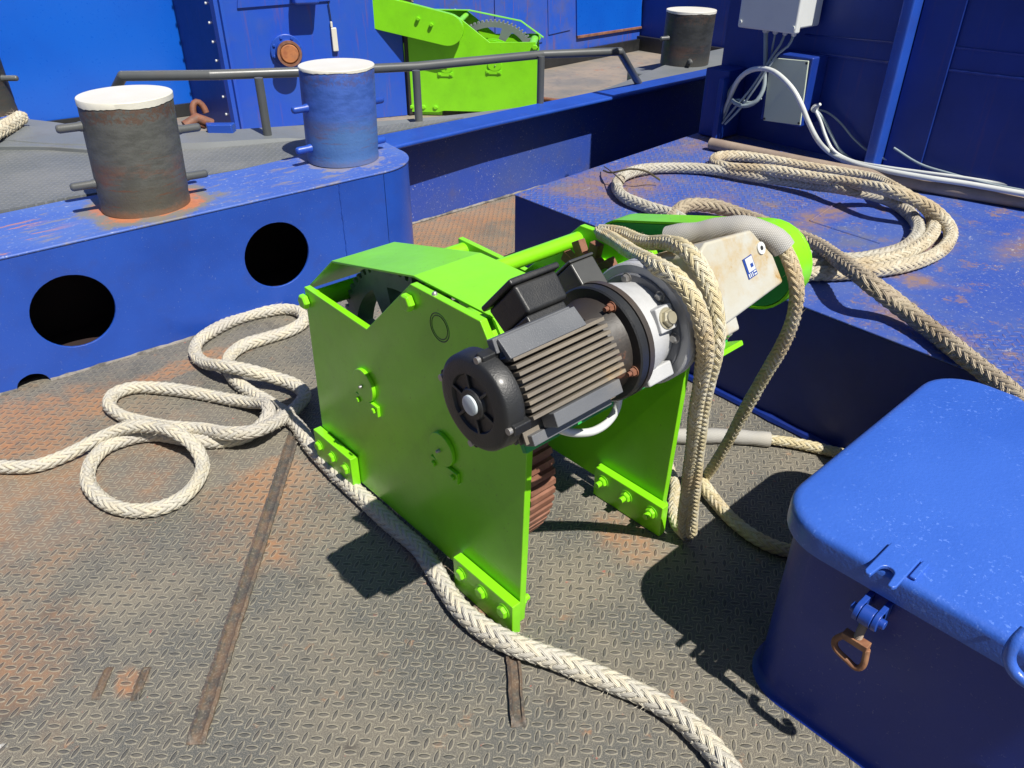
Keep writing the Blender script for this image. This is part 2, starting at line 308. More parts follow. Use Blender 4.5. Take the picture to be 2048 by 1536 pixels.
def ropemat(name, c1, c2, c3, sc=14):
    m, t = newmat(name); p = t.pos()
    n1 = t.noise(p, sc, 4, 0.6); n2 = t.noise(p, 90, 4, 0.7); n3 = t.noise(p, 3.5, 3)
    at_ = t.node('ShaderNodeAttribute', attribute_name='strand'); s = at_.outputs['Fac']
    c = t.mix(t.ramp(t.math('ADD', t.math('MULTIPLY', n1, 0.6), t.math('MULTIPLY', s, 0.4)), 0.35, 0.62), c1, c2)
    c = t.mix(t.ramp(n3, 0.5, 0.68, 0, 0.75), c, c3)
    c = t.mix(t.ramp(n2, 0.52, 0.72, 0, 0.35), c, tuple(x * 0.35 for x in c3))
    fib = t.noise(t.scale(p, (1, 1, 1)), 500, 2, 0.6)
    uv = t.node('ShaderNodeUVMap', uv_map='yarn'); sp = t.node('ShaderNodeSeparateXYZ'); t.put(sp.inputs[0], uv.outputs[0])
    ph = t.math('ADD', t.math('MULTIPLY', sp.outputs[1], 62.8), t.math('MULTIPLY', sp.outputs[0], 260.0))
    ph = t.math('ADD', ph, t.math('MULTIPLY', t.noise(p, 60, 2), 7.0))
    yarn = t.math('ADD', t.math('MULTIPLY', t.math('SINE', ph), 0.5), 0.5)
    c = t.mix(t.ramp(yarn, 0.35, 0.0, 0, 0.45), c, tuple(x * 0.4 for x in c3))
    hh = t.math('ADD', t.math('MULTIPLY', yarn, 0.9), t.math('MULTIPLY', fib, 0.6))
    t.bsdf(Base_Color=c, Roughness=0.9, Normal=t.bump(hh, 0.8, 0.0016)); return m
M['rope'] = ropemat('weathered_white_rope', (0.60, 0.57, 0.49), (0.68, 0.62, 0.48), (0.50, 0.47, 0.43))
M['rope_tan'] = ropemat('cream_rope', (0.66, 0.61, 0.48), (0.58, 0.51, 0.37), (0.46, 0.35, 0.21))
M['rope_grey'] = ropemat('greyed_rope', (0.56, 0.54, 0.47), (0.48, 0.45, 0.37), (0.42, 0.34, 0.24))
M['rope_brown'] = ropemat('soiled_rope', (0.40, 0.33, 0.24), (0.47, 0.40, 0.29), (0.28, 0.21, 0.14))
M['rope_yellow'] = ropemat('yellowed_rope', (0.68, 0.59, 0.36), (0.74, 0.69, 0.52), (0.64, 0.48, 0.27), 10)
M['core'] = paint('rope_core', (0.36, 0.32, 0.24), rough=0.9, coat=0)
def sleevemat():
    m, t = newmat('woven_sleeve'); p = t.obj()
    w1 = t.node('ShaderNodeTexWave', wave_type='BANDS', bands_direction='DIAGONAL'); w1.inputs['Scale'].default_value = 105; t.put(w1.inputs[0], p)
    w2 = t.node('ShaderNodeTexWave', wave_type='BANDS', bands_direction='DIAGONAL'); w2.inputs['Scale'].default_value = 105; t.put(w2.inputs[0], t.scale(p, (1, -1, 1)))
    h = t.math('MULTIPLY', w1.outputs['Fac'], w2.outputs['Fac'])
    c = t.mix(h, (0.30, 0.29, 0.27), (0.56, 0.55, 0.52))
    c = t.mix(t.ramp(t.noise(p, 9, 4), 0.45, 0.7, 0, 0.5), c, (0.50, 0.46, 0.38))
    t.bsdf(Base_Color=c, Roughness=0.7, Normal=t.bump(t.math('ADD', t.math('MULTIPLY', h, 0.5), t.noise(p, 25, 2)), 0.4, 0.003)); return m
M['sleeve'] = sleevemat()
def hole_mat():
    m, t = newmat('shaded_rusty_interior'); t.bsdf(Base_Color=t.mix(t.noise(t.pos(), 12, 4), (0.03, 0.01, 0.008), (0.012, 0.01, 0.01)), Roughness=0.9); return m  # rust taken near black so the unlit interior stays dark
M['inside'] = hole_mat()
def watermat():
    m, t = newmat('harbour_water'); p = t.pos()
    t.bsdf(Base_Color=(0.01, 0.03, 0.035), Roughness=0.08, Normal=t.bump(t.noise(p, 1.5, 5, 0.6), 0.5, 0.1)); return m
M['water'] = watermat()

# ------------------------------------------------------------------ mesh helpers
class MB:
    """collects shapes into one mesh"""
    def __init__(s): s.b = bmesh.new(); s.att = []
    def quadlist(s, vs, fs):
        v = [s.b.verts.new(p) for p in vs]; out = []
        for f in fs:
            try: out.append(s.b.faces.new([v[i] for i in f]))
            except ValueError: pass
        return v
    def box(s, x0, x1, y0, y1, z0, z1, mat=None):
        vs = [Vector((x, y, z)) for x in (x0, x1) for y in (y0, y1) for z in (z0, z1)]
        if mat is not None: vs = [mat @ p for p in vs]
        s.quadlist(vs, [(0, 1, 3, 2), (4, 6, 7, 5), (0, 4, 5, 1), (2, 3, 7, 6), (0, 2, 6, 4), (1, 5, 7, 3)])
        return s
    def prism(s, pts, ax, a, b, holes=()):
        """polygon pts (2d) in the plane normal to ax, extruded from a to b"""
        def P3(p, h):
            if ax == 0: return Vector((h, p[0], p[1]))
            if ax == 1: return Vector((p[0], h, p[1]))
            return Vector((p[0], p[1], h))
        loops = [list(pts)] + [list(h) for h in holes]
        tri = tessellate_polygon([[Vector((p[0], p[1], 0)) for p in l] for l in loops])
        flat = [p for l in loops for p in l]
        va = [s.b.verts.new(P3(p, a)) for p in flat]; vb = [s.b.verts.new(P3(p, b)) for p in flat]
        if not holes:
            s.b.faces.new(va); s.b.faces.new(list(reversed(vb)))
        else:
            for t in tri:
                try: s.b.faces.new([va[i] for i in t]); s.b.faces.new([vb[i] for i in reversed(t)])
                except ValueError: pass
        o = 0
        for l in loops:
            n = len(l)
            for i in range(n):
                j = (i + 1) % n
                s.b.faces.new([va[o + i], va[o + j], vb[o + j], vb[o + i]])
            o += n
        return s
    def cyl(s, p0, p1, r0, r1=None, n=24, caps=True, phase=0.0):
        p0 = Vector(p0); p1 = Vector(p1); r1 = r0 if r1 is None else r1
        d = (p1 - p0).normalized(); a = d.orthogonal().normalized()
        if abs(d.x) > 0.99: a = Vector((0, 0, 1))
        if abs(d.z) > 0.99: a = Vector((1, 0, 0))
        b = d.cross(a)
        c = [(math.cos(2 * PI * i / n + phase), math.sin(2 * PI * i / n + phase)) for i in range(n)]
        va = [s.b.verts.new(p0 + (a * x + b * y) * r0) for x, y in c]
        vb = [s.b.verts.new(p1 + (a * x + b * y) * r1) for x, y in c]
        for i in range(n):
            j = (i + 1) % n; s.b.faces.new([va[i], va[j], vb[j], vb[i]])
        if caps: s.b.faces.new(list(reversed(va))); s.b.faces.new(vb)
        return s
    def lathe(s, p0, d, prof, n=40, caps=True):
        """prof: (distance along d, radius)"""
        p0 = Vector(p0); d = Vector(d).normalized(); a = d.orthogonal().normalized(); b = d.cross(a)
        rings = []
        for (h, r) in prof:
            rings.append([s.b.verts.new(p0 + d * h + (a * math.cos(2 * PI * i / n) + b * math.sin(2 * PI * i / n)) * r) for i in range(n)])
        for k in range(len(rings) - 1):
            for i in range(n):
                j = (i + 1) % n; s.b.faces.new([rings[k][i], rings[k][j], rings[k + 1][j], rings[k + 1][i]])
        if caps:
            s.b.faces.new(list(reversed(rings[0]))); s.b.faces.new(rings[-1])
        return s
    def tube(s, pts, r, n=10, caps=True):
        fr = frames(pts); rings = []
        for k, (p, t, a, b) in enumerate(fr):
            rr = r[k] if isinstance(r, (list, tuple)) else r
            rings.append([s.b.verts.new(p + (a * math.cos(2 * PI * i / n) + b * math.sin(2 * PI * i / n)) * rr) for i in range(n)])
        for k in range(len(rings) - 1):
            for i in range(n):
                j = (i + 1) % n; s.b.faces.new([rings[k][i], rings[k][j], rings[k + 1][j], rings[k + 1][i]])
        if caps: s.b.faces.new(list(reversed(rings[0]))); s.b.faces.new(rings[-1])
        return s
    def hexbolt(s, p, d, r=0.013, h=0.010, washer=True, stud=False, ph=0.3):
        p = Vector(p); d = Vector(d).normalized()
        if washer: s.cyl(p, p + d * 0.002, r * 1.25, n=20)
        s.cyl(p + d * 0.002, p + d * h * 0.8, r, n=6, phase=ph); s.cyl(p + d * h * 0.8, p + d * h, r, r * 0.82, n=6, phase=ph)
        if stud: s.cyl(p + d * h, p + d * (h + r), r * 0.55, n=14)
        return s
    def done(s, name, mat, parent=None, bevel=0.0, seg=2, smooth=38, loc=None, sub=0):
        bmesh.ops.recalc_face_normals(s.b, faces=s.b.faces[:])
        ca = math.cos(math.radians(smooth))
        for f in s.b.faces: f.smooth = True
        for e in s.b.edges:
            if len(e.link_faces) == 2:
                if e.link_faces[0].normal.dot(e.link_faces[1].normal) < ca: e.smooth = False
            else: e.smooth = False
        me = bpy.data.meshes.new(name)
        if loc is not None:
            bmesh.ops.translate(s.b, verts=s.b.verts[:], vec=-Vector(loc))
        s.b.to_mesh(me); s.b.free()
        me.materials.append(M[mat] if isinstance(mat, str) else mat)
        o = bpy.data.objects.new(name, me); COL.objects.link(o)
        if loc is not None: o.location = loc
        if parent is not None:
            o.parent = parent
            if loc is None: o.location = -Vector(parent.get('org', (0, 0, 0)))
            else: o.location = Vector(loc) - Vector(parent.get('org', (0, 0, 0)))
        if loc is not None: o['org'] = tuple(loc)
        if bevel:
            md = o.modifiers.new('bevel', 'BEVEL'); md.width = bevel; md.segments = seg; md.limit_method = 'ANGLE'
            md.angle_limit = math.radians(35); md.harden_normals = True
        return o
def frames(pts):
    pts = [Vector(p) for p in pts]; out = []
    a = None
    for i, p in enumerate(pts):
        t = (pts[min(i + 1, len(pts) - 1)] - pts[max(i - 1, 0)]).normalized()
        if a is None: a = t.orthogonal().normalized()
        a = (a - t * a.dot(t)).normalized()
        out.append((p, t, a, t.cross(a)))
    return out
def spline(pts, step=0.01):
    """Catmull-Rom through pts, resampled evenly"""
    P = [Vector(p) for p in pts]; P = [P[0] * 2 - P[1]] + P + [P[-1] * 2 - P[-2]]
    fine = []
    for i in range(1, len(P) - 2):
        p0, p1, p2, p3 = P[i - 1:i + 3]
        n = max(4, int((p2 - p1).length / (step * 0.4)))
        t0 = 0; t1 = t0 + max(1e-4, (p1 - p0).length) ** 0.5; t2 = t1 + max(1e-4, (p2 - p1).length) ** 0.5; t3 = t2 + max(1e-4, (p3 - p2).length) ** 0.5
        for k in range(n):
            t = t1 + (t2 - t1) * k / n
            A1 = p0 * ((t1 - t) / (t1 - t0)) + p1 * ((t - t0) / (t1 - t0)); A2 = p1 * ((t2 - t) / (t2 - t1)) + p2 * ((t - t1) / (t2 - t1))
            A3 = p2 * ((t3 - t) / (t3 - t2)) + p3 * ((t - t2) / (t3 - t2))
            B1 = A1 * ((t2 - t) / (t2 - t0)) + A2 * ((t - t0) / (t2 - t0)); B2 = A2 * ((t3 - t) / (t3 - t1)) + A3 * ((t - t1) / (t3 - t1))
            fine.append(B1 * ((t2 - t) / (t2 - t1)) + B2 * ((t - t1) / (t2 - t1)))
    fine.append(P[-2])
    out = [fine[0]]; acc = 0
    for a, b in zip(fine, fine[1:]):
        acc += (b - a).length
        if acc >= step: out.append(b); acc = 0
    return out
def bevelpoly(pts, r, n=5):
    out = []
    for i, p in enumerate(pts):
        p = Vector(p); a = Vector(pts[i - 1]); b = Vector(pts[(i + 1) % len(pts)])
        rr = min(r, (a - p).length * 0.45, (b - p).length * 0.45)
        u = p + (a - p).normalized() * rr; v = p + (b - p).normalized() * rr
        for k in range(n + 1):
            t = k / n; out.append(tuple(u * (1 - t) ** 2 + p * 2 * t * (1 - t) + v * t * t))
    return out
def tag(o, label=None, cat=None, group=None, kind=None):
    if label: o['label'] = label
    if cat: o['category'] = cat
    if group: o['group'] = group
    if kind: o['kind'] = kind
    return o
def empty(name, org, label, cat, group=None):
    o = bpy.data.objects.new(name, None); COL.objects.link(o); o.location = org; o['org'] = tuple(org); o.empty_display_size = 0.1
    return tag(o, label, cat, group)
def copy_tree(o, parent=None):
    c = o.copy(); COL.objects.link(c); c.parent = parent
    for ch in [x for x in bpy.data.objects if x.parent == o]: copy_tree(ch, c)
    return c
M['green_line'] = paint('dark_green_line', (0.012, 0.05, 0.01), rough=0.6, dirt=0)
M['green_dark2'] = M['green']
M['motorfin'] = paint('weathered_fins', (0.24, 0.205, 0.155), (0.13, 0.115, 0.10), rough=0.55, coat=0.0, dirt=0.8, dirtcol=(0.36, 0.27, 0.16), rust=0.20, rustcol=(0.46, 0.26, 0.11), bumps=0.6, orange=300)
M['plugc'] = paint('pale_plug', (0.55, 0.62, 0.66), (0.5, 0.56, 0.6), rough=0.3, dirt=0.1)
M['plugbrass'] = paint('dull_brass_plug', (0.42, 0.38, 0.27), (0.5, 0.47, 0.36), rough=0.4, metallic=0.5, dirt=0.3)
M['blackrust2'] = paint('rust_edged_ring', (0.035, 0.032, 0.03), (0.06, 0.045, 0.035), rough=0.5, rust=0.38, rustcol=(0.30, 0.10, 0.05), coat=0.1, dirt=0.5)
M['brakebox'] = paint('satin_grey_black', (0.050, 0.052, 0.052), (0.065, 0.066, 0.064), rough=0.4, coat=0.1, dirt=0.15)
M['web'] = paint('scuffed_blue_web', (0.025, 0.065, 0.36), (0.04, 0.075, 0.30), rough=0.45, chip=0.9, chipcol=(0.4, 0.42, 0.5), dirt=0.4, dirtcol=(0.10, 0.09, 0.14), coat=0.1, scratch=0.5)
# ------------------------------------------------------------------ ropes
def rope(name, pts, R, mat, label, group=None, pitch=8.5, nst=8, fuzz=130, step=0.0065, parent=None, tail=True, cat='rope', fl=1.0, taper=None):
    path = spline(pts, step); fr = frames(path); p_ = pitch * R
    bm = bmesh.new(); lay = bm.verts.layers.float.new('strand'); uvl = bm.loops.layers.uv.new('yarn')
    s_acc = [0.0]
    for a, b in zip(path, path[1:]): s_acc.append(s_acc[-1] + (b - a).length)
    R0_ = R
    def rad(s):
        w_ = 1 + 0.035 * math.sin(s * 9 + 1) + 0.03 * math.sin(s * 23)
        if not taper: return R0_ * w_
        k_ = min(1, max(0, s / s_acc[-1])); k_ = k_ * k_ * (3 - 2 * k_)
        return R0_ * w_ * (taper[0] + (taper[1] - taper[0]) * k_)
    rnd = random.Random(len(pts) * 7 + int(R * 1e4))
    NS = 6
    for d in (1, -1):
        for k in range(nst):
            tone = rnd.random(); prev = None; cen = []
            for (P, T, A, B), s in zip(fr, s_acc):
                R = rad(s)
                th = d * 2 * PI * s / p_ + 2 * PI * k / nst
                ph = (nst * PI * s / p_ + PI * k - PI / 4) if d == 1 else (PI * k - nst * PI * s / p_ - PI / 4)
                mod = math.cos(ph) * (1 if d == 1 else -1) + 0.35 * math.sin(s * 23 + k * 2.1) * math.sin(s * 61 + k)
                er = A * math.cos(th) + B * math.sin(th)
                cen.append((P + er * (0.75 + 0.055 * mod) * R, er))
            for i, (c, er) in enumerate(cen):
                R = rad(s_acc[i])
                t = (cen[min(i + 1, len(cen) - 1)][0] - cen[max(i - 1, 0)][0]).normalized()
                bn = t.cross(er)
                ring = []
                for q in range(NS):
                    a = 2 * PI * q / NS
                    v = bm.verts.new(c + er * (math.cos(a) * 0.205 * R) + bn * (math.sin(a) * 0.385 * R * 6 / nst))
                    v[lay] = tone; ring.append(v)
                if prev:
                    for q in range(NS):
                        f = bm.faces.new([prev[q], prev[(q + 1) % NS], ring[(q + 1) % NS], ring[q]])
                        for lp, uv in zip(f.loops, ((s_acc[i - 1], q / NS), (s_acc[i - 1], (q + 1) / NS), (s_acc[i], (q + 1) / NS), (s_acc[i], q / NS))): lp[uvl].uv = uv
                prev = ring
    for f in bm.faces: f.smooth = True
    # loose fibres
    tot = s_acc[-1]; n = int(fuzz * tot)
    for _ in range(n):
        i = rnd.randrange(1, len(fr) - 1); P, T, A, B = fr[i]; R = rad(s_acc[i])
        if math.sin(i * 0.071 + R * 900) + rnd.uniform(-1, 1) < -0.2: continue
        th = rnd.uniform(0, 2 * PI); er = A * math.cos(th) + B * math.sin(th)
        L = rnd.uniform(0.004, 0.011) * fl * (2.2 if rnd.random() < 0.15 else 1)
        d0 = (er * rnd.uniform(0.2, 1.0) + T * rnd.uniform(-1, 1) + (er.cross(T)) * rnd.uniform(-0.6, 0.6)).normalized()
        d1 = (d0 + Vector((rnd.uniform(-.6, .6), rnd.uniform(-.6, .6), rnd.uniform(-.9, .2)))).normalized()
        c0 = P + er * R * 0.85; c1 = c0 + d0 * L * 0.5; c2 = c1 + d1 * L * 0.5
        wd = d0.orthogonal().normalized() * 0.00065
        if c2.z < 0.004: c2.z = 0.004
        vs = [bm.verts.new(x) for x in (c0 - wd, c0 + wd, c1 + wd * 0.8, c1 - wd * 0.8, c2)]
        for v in vs: v[lay] = 0.6
        bm.faces.new(vs[:4]); bm.faces.new([vs[3], vs[2], vs[4]])
    me = bpy.data.meshes.new(name); 
    org = Vector(path[0])
    bmesh.ops.translate(bm, verts=bm.verts[:], vec=-org)
    bm.to_mesh(me); bm.free(); me.materials.append(M[mat])
    o = bpy.data.objects.new(name, me); COL.objects.link(o); o.location = org; o['org'] = tuple(org)
    if parent: o.parent = parent; o.location = org - Vector(parent['org'])
    else: tag(o, label, cat, group)
    c = MB(); c.tube(path[::2], [rad(s) * 0.66 for s in s_acc[::2]], 8)
    c.done('core', 'core', o)
    return o
def Z(L, z0=0.0):
    """pixels seen on the photograph, lying at height z"""
    return [atz(a[0], a[1], (a[2] if len(a) > 2 else z0)) for a in L]

# ------------------------------------------------------------------ ground, water, decks
mb = MB(); mb.b.faces.new([mb.b.verts.new(p) for p in ((-1500, -1500, -1.6), (1500, -1500, -1.6), (1500, 1500, -1.6), (-1500, 1500, -1.6))])
tag(mb.done('water', 'water'), kind='structure')
mb = MB(); mb.b.faces.new([mb.b.verts.new(p) for p in ((-3.2, -3.2, 0), (6.5, -3.2, 0), (6.5, 3.64, 0), (-3.2, 3.64, 0))])
tag(mb.done('deck', 'deck'), kind='structure')
mb = MB(); mb.b.faces.new([mb.b.verts.new(p) for p in ((-6, 3.645, -0.004), (12, 3.645, -0.004), (12, 9, -0.004), (-6, 9, -0.004))])
tag(mb.done('back_deck', 'backdeck'), kind='structure')
mb = MB(); mb.box(-3.4, 6.6, -3.3, 9.2, -1.7, -0.02)
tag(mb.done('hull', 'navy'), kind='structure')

# weld pads (raised guide rails) on the deck
def rail(name, p0, p1, wd, h, label, mat='rust', ends=True):
    h *= 1.5
    p0 = Vector(p0); p1 = Vector(p1); d = (p1 - p0).normalized(); n = Vector((-d.y, d.x, 0))
    mb = MB(); prof = [(-wd, 0.001), (-wd, h), (-wd * 0.62, h * 1.25), (-wd * 0.45, h * 0.55), (wd * 0.45, h * 0.55), (wd * 0.62, h * 1.1), (wd, h * 0.8), (wd, 0.001)]
    N = max(6, int((p1 - p0).length / 0.012)); rings = []
    for i in range(N + 1):
        p = p0 + (p1 - p0) * i / N
        j = random.uniform(-0.0012, 0.0012); k = 1.0 if 0 < i < N else 0.2
        rings.append([mb.b.verts.new(p + n * (a + j) + Vector((0, 0, (b * k if b > 0.002 else b) + (random.uniform(-.0006, .0008) if b > 0.002 else 0)))) for a, b in prof])
    for a, b in zip(rings, rings[1:]):
        for i in range(len(prof) - 1): mb.b.faces.new([a[i], a[i + 1], b[i + 1], b[i]])
    mb.b.faces.new(rings[0]); mb.b.faces.new(list(reversed(rings[-1])))
    o = mb.done(name, M['weld'], loc=(p0 + p1) / 2, smooth=60)
    return tag(o, label, 'weld strip')
def weldmat():
    m, t = newmat('weld_scarred_plate'); p = t.pos(); a = t.noise(p, 18, 5, 0.7); b = t.noise(p, 180, 3, 0.7)
    c = t.mix(t.ramp(a, 0.42, 0.6), (0.075, 0.068, 0.060), (0.14, 0.095, 0.065)); c = t.mix(t.ramp(b, 0.5, 0.7, 0, 0.5), c, (0.3, 0.26, 0.2))
    t.bsdf(Base_Color=c, Roughness=0.6, Normal=t.bump(t.noise(p, 120, 3), 0.8, 0.002)); return m
M['weld'] = weldmat()
rail('weld_strip', atz(592, 862), atz(391, 1490), 0.021, 0.006, 'long double weld strip running over the deck towards the camera under the rope')
rail('weld_strip', atz(1022, 1262), atz(1037, 1455), 0.017, 0.008, 'short weld strip on the deck in front of the winch foot')
rail('weld_strip', atz(220, 1335), atz(192, 1400), 0.010, 0.004, 'left stub of the small pair of weld scars at the lower left of the deck')
rail('weld_strip', atz(295, 1335), atz(268, 1402), 0.010, 0.004, 'right stub of the small pair of weld scars at the lower left of the deck')

# ------------------------------------------------------------------ blue bulwark box with round freeing ports
def yb(x): return 3.138 - 0.065 * x
def zt(x): return 0.514 + 0.012 * x
root = empty('bulwark_box', (0.3, 3.3, 0), 'blue steel bulwark box with two large round holes behind the white rope', 'bulwark')
def circ(cx, cz, r, n=40): return [(cx + r * math.cos(2 * PI * i / n), cz + r * math.sin(2 * PI * i / n)) for i in range(n)]
XC, RC = 1.945, 0.27
outer = [(-3.2, 0.0)] + [(0.342 - 0.055 * math.cos(PI * i / 12), 0.045 * math.sin(PI * i / 12)) for i in range(13)] + [(XC, 0.0), (XC, zt(XC) - 0.004), (-3.2, zt(-3.2) - 0.004)]
mb = MB(); mb.prism(outer, 1, 0.0, 0.012, holes=[circ(0.553, 0.250, 0.147), circ(1.385, 0.268, 0.147), circ(-1.0, 0.262, 0.147)])
for v in mb.b.verts: v.co.y = v.co.y + yb(v.co.x)
mb.done('face_plate', 'blue', root, bevel=0.003, seg=1)
YC = yb(XC) + RC
arc = [(XC + RC * math.sin(math.radians(88 * i / 14)), YC - RC * math.cos(math.radians(88 * i / 14))) for i in range(15)]
mb = MB(); r0 = [mb.b.verts.new((x, y, 0.0)) for x, y in arc] + [mb.b.verts.new((2.22, 3.60, 0))]
r1 = [mb.b.verts.new((x, y, zt(XC) - .002)) for x, y in arc] + [mb.b.verts.new((2.22, 3.60, zt(XC) - .002))]
for i in range(len(r0) - 1): mb.b.faces.new([r0[i], r0[i + 1], r1[i + 1], r1[i]])
mb.done('corner_plate', 'blue', root, smooth=60)
bk = [(2.25, 3.47), (2.23, 3.60), (1.70, 3.50), (1.468, 3.495), (0.76, 3.60), (-3.2, 3.74)]
mb = MB(); fr_ = [(-3.2, yb(-3.2) - .004)] + [(x * 1.0 + .003, y - .004) for x, y in arc]
a = [mb.b.verts.new((x, y, zt(min(x, XC)))) for x, y in fr_ + bk]; b = [mb.b.verts.new((x, y, zt(min(x, XC)) - 0.012)) for x, y in fr_ + bk]
mb.b.faces.new(a); mb.b.faces.new(list(reversed(b)))
for i in range(len(a)): j = (i + 1) % len(a); mb.b.faces.new([a[i], b[i], b[j], a[j]])
def toprust():
    m, t = newmat('rust_streaked_blue_top'); p = t.pos(); sep = t.node('ShaderNodeSeparateXYZ'); t.put(sep.inputs[0], p)
    x, y = sep.outputs[0], sep.outputs[1]
    n = t.noise(p, 6, 6, 0.7); n2 = t.noise(p, 60, 4, 0.7); b = t.noise(p, 2.2, 3)
    c = t.mix(t.ramp(b, 0.35, 0.7), (0.05, 0.11, 0.42), (0.075, 0.145, 0.44))
    c = t.mix(t.math('MULTIPLY', t.ramp(n2, 0.6, 0.68), 0.6), c, (0.4, 0.45, 0.55))
    c = t.mix(t.ramp(t.noise(t.scale(p, (1.5, 5, 1)), 4, 6, 0.72), 0.53, 0.66, 0, 0.7), c, (0.24, 0.21, 0.18))
    def ringd(cx, cy):
        dx = t.math('SUBTRACT', x, cx); dy = t.math('SUBTRACT', y, cy)
        return t.math('ADD', t.math('SQRT', t.math('ADD', t.math('MULTIPLY', dx, dx), t.math('MULTIPLY', dy, dy))), t.math('MULTIPLY', t.math('SUBTRACT', n, 0.5), 0.35))
    r1 = ringd(0.975, 3.314)
    c = t.mix(t.ramp(r1, 0.30, 0.24, 0, 0.9), c, (0.20, 0.18, 0.13))
    c = t.mix(t.ramp(r1, 0.23, 0.19), c, t.mix(n2, (0.50, 0.20, 0.10), (0.34, 0.12, 0.06)))
    c = t.mix(t.ramp(ringd(1.926, 3.325), 0.21, 0.18, 0, 0.6), c, (0.30, 0.26, 0.22))
    s = t.noise(t.scale(p, (1.2, 9, 1)), 2.4, 4, 0.6)
    c = t.mix(t.math('MULTIPLY', t.ramp(s, 0.57, 0.62), t.ramp(x, 0.75, 0.45, 0, 0.9)), c, (0.46, 0.20, 0.09))
    t.bsdf(Base_Color=c, Roughness=t.math('ADD', 0.4, t.math('MULTIPLY', n, 0.3)), Normal=t.bump(t.math('ADD', n2, n), 0.4, 0.003)); return m
M['toprust'] = toprust()
mb.done('top_plate', 'toprust', root, bevel=0.006)
# weld seam down the face and the bead along the foot
mb = MB(); sm = [(1.715, 0.52 - 0.012 * i) for i in range(40)]
mb.tube([(x + random.uniform(-.002, .002), yb(x) - 0.001, z) for x, z in sm], [random.uniform(0.0018, 0.005) for _ in sm], 6)
mb.done('weld_seam', 'blue', root)
def footmat():
    m, t = newmat('weathered_foot_bead'); p = t.pos(); t.bsdf(Base_Color=t.mix(t.ramp(t.noise(p, 9, 5, 0.7), 0.4, 0.6), (0.08, 0.075, 0.07), (0.24, 0.22, 0.2)), Roughness=0.7, Normal=t.bump(t.noise(p, 90, 3), 0.8, 0.004)); return m
M['foot'] = footmat()
for a_, b_ in ((-3.2, 0.285), (0.40, 1.99)):
    mb = MB(); n = int((b_ - a_) / 0.03); mb.tube([(a_ + (b_ - a_) * i / n, yb(a_ + (b_ - a_) * i / n) - 0.004, 0.001) for i in range(n + 1)], [random.uniform(0.006, 0.011) for _ in range(n + 1)], 8)
    mb.done('weld_bead', 'foot', root)
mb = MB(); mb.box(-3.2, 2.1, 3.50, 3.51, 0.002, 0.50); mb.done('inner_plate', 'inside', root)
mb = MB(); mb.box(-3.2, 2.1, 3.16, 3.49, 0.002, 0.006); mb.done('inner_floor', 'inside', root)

# long bulwark running to the right: web plate and top flange
root = empty('bulwark', (3.5, 3.57, 0), 'long blue bulwark with flat top flange running right from the blue bollard', 'bulwark')
mb = MB(); mb.box(2.19, 7.0, 3.565, 3.58, 0.0, 0.515); mb.done('web_plate', 'web', root)
mb = MB(); a_ = [(2.236, 3.372), (3.0, 3.398), (7.0, 3.44), (7.0, 3.60), (3.0, 3.585), (2.236, 3.60)]
mb.prism(a_, 2, 0.510, 0.528); mb.done('top_flange', 'blue', root, bevel=0.006)
mb = MB(); mb.tube([(2.225, 3.366, 0.517), (2.3, 3.376, 0.517), (3.0, 3.399, 0.517), (7.0, 3.441, 0.517)], 0.0125, 12); mb.done('flange_lip', 'blue', root)
mb = MB(); mb.tube([(2.20 + i * 0.05, 3.560, 0.004) for i in range(80)], [random.uniform(.007, .014) for _ in range(80)], 6); mb.done('weld_bead', 'foot', root)

# grey raised walkway behind the bulwark with its kerb
def zk(px, dz=0.0): return (0.532 + dz) if px < 450 else max(0.498 + dz * 0.3, 0.532 + dz - (px - 450) * 0.0001)
inner = [atz(a, b, zk(a)) for a, b in ((-260, 300), (-120, 292), (0, 290), (60, 296), (130, 300), (280, 300), (400, 297), (500, 291), (600, 285), (700, 271), (790, 259), (900, 243), (1050, 221), (1150, 203))]
fr_ = [(-3.2, 3.745), (0.76, 3.605), (1.468, 3.50), (1.70, 3.505), (2.2, 3.604), (2.9, 3.60)]
mb = MB(); mb.prism(fr_ + [(v.x, v.y) for v in reversed(inner[:11])], 2, 0.46, 0.530)
tag(mb.done('raised_walkway', 'greydeck'), kind='structure')
root = empty('walkway_kerb', (2.0, 3.8, 0), 'grey curved steel kerb along the back of the raised walkway', 'kerb')
outc = [Vector((-3.2, 6.5, .575)), Vector((0.2, 5.6, .575))] + [atz(a, b, zk(a, .03)) for a, b in ((150, 258), (230, 262), (400, 262), (530, 255), (610, 250), (700, 246), (820, 238), (960, 224), (1080, 208), (1200, 180))] + [Vector((5.8, 4.1, .507)), Vector((7.0, 4.15, .507))]
inc = [Vector((-3.2, 6.2, .532))] + inner[1:] + [Vector((5.5, 3.61, .50)), Vector((7.0, 3.62, .50))]
def resamp(L, n):
    d = [0]
    for a, b in zip(L, L[1:]): d.append(d[-1] + (b - a).length)
    out = []; k = 0
    for i in range(n):
        s = d[-1] * i / (n - 1)
        while k < len(L) - 2 and d[k + 1] < s: k += 1
        t = (s - d[k]) / max(1e-6, d[k + 1] - d[k]); out.append(L[k].lerp(L[k + 1], t))
    return out
ni = resamp(spline([tuple(v) for v in inc], 0.05), 90); no = resamp(spline([tuple(v) for v in outc], 0.05), 90)
mb = MB(); r1 = [mb.b.verts.new((p.x, p.y, p.z - 0.03)) for p in ni]; rm = [mb.b.verts.new(a.lerp(b, 0.10) + Vector((0, 0, 0.020 if a.z > .515 else 0.004))) for a, b in zip(ni, no)]
r2 = [mb.b.verts.new(p) for p in no]; r3 = [mb.b.verts.new((p.x, p.y + .01, -0.01)) for p in no]
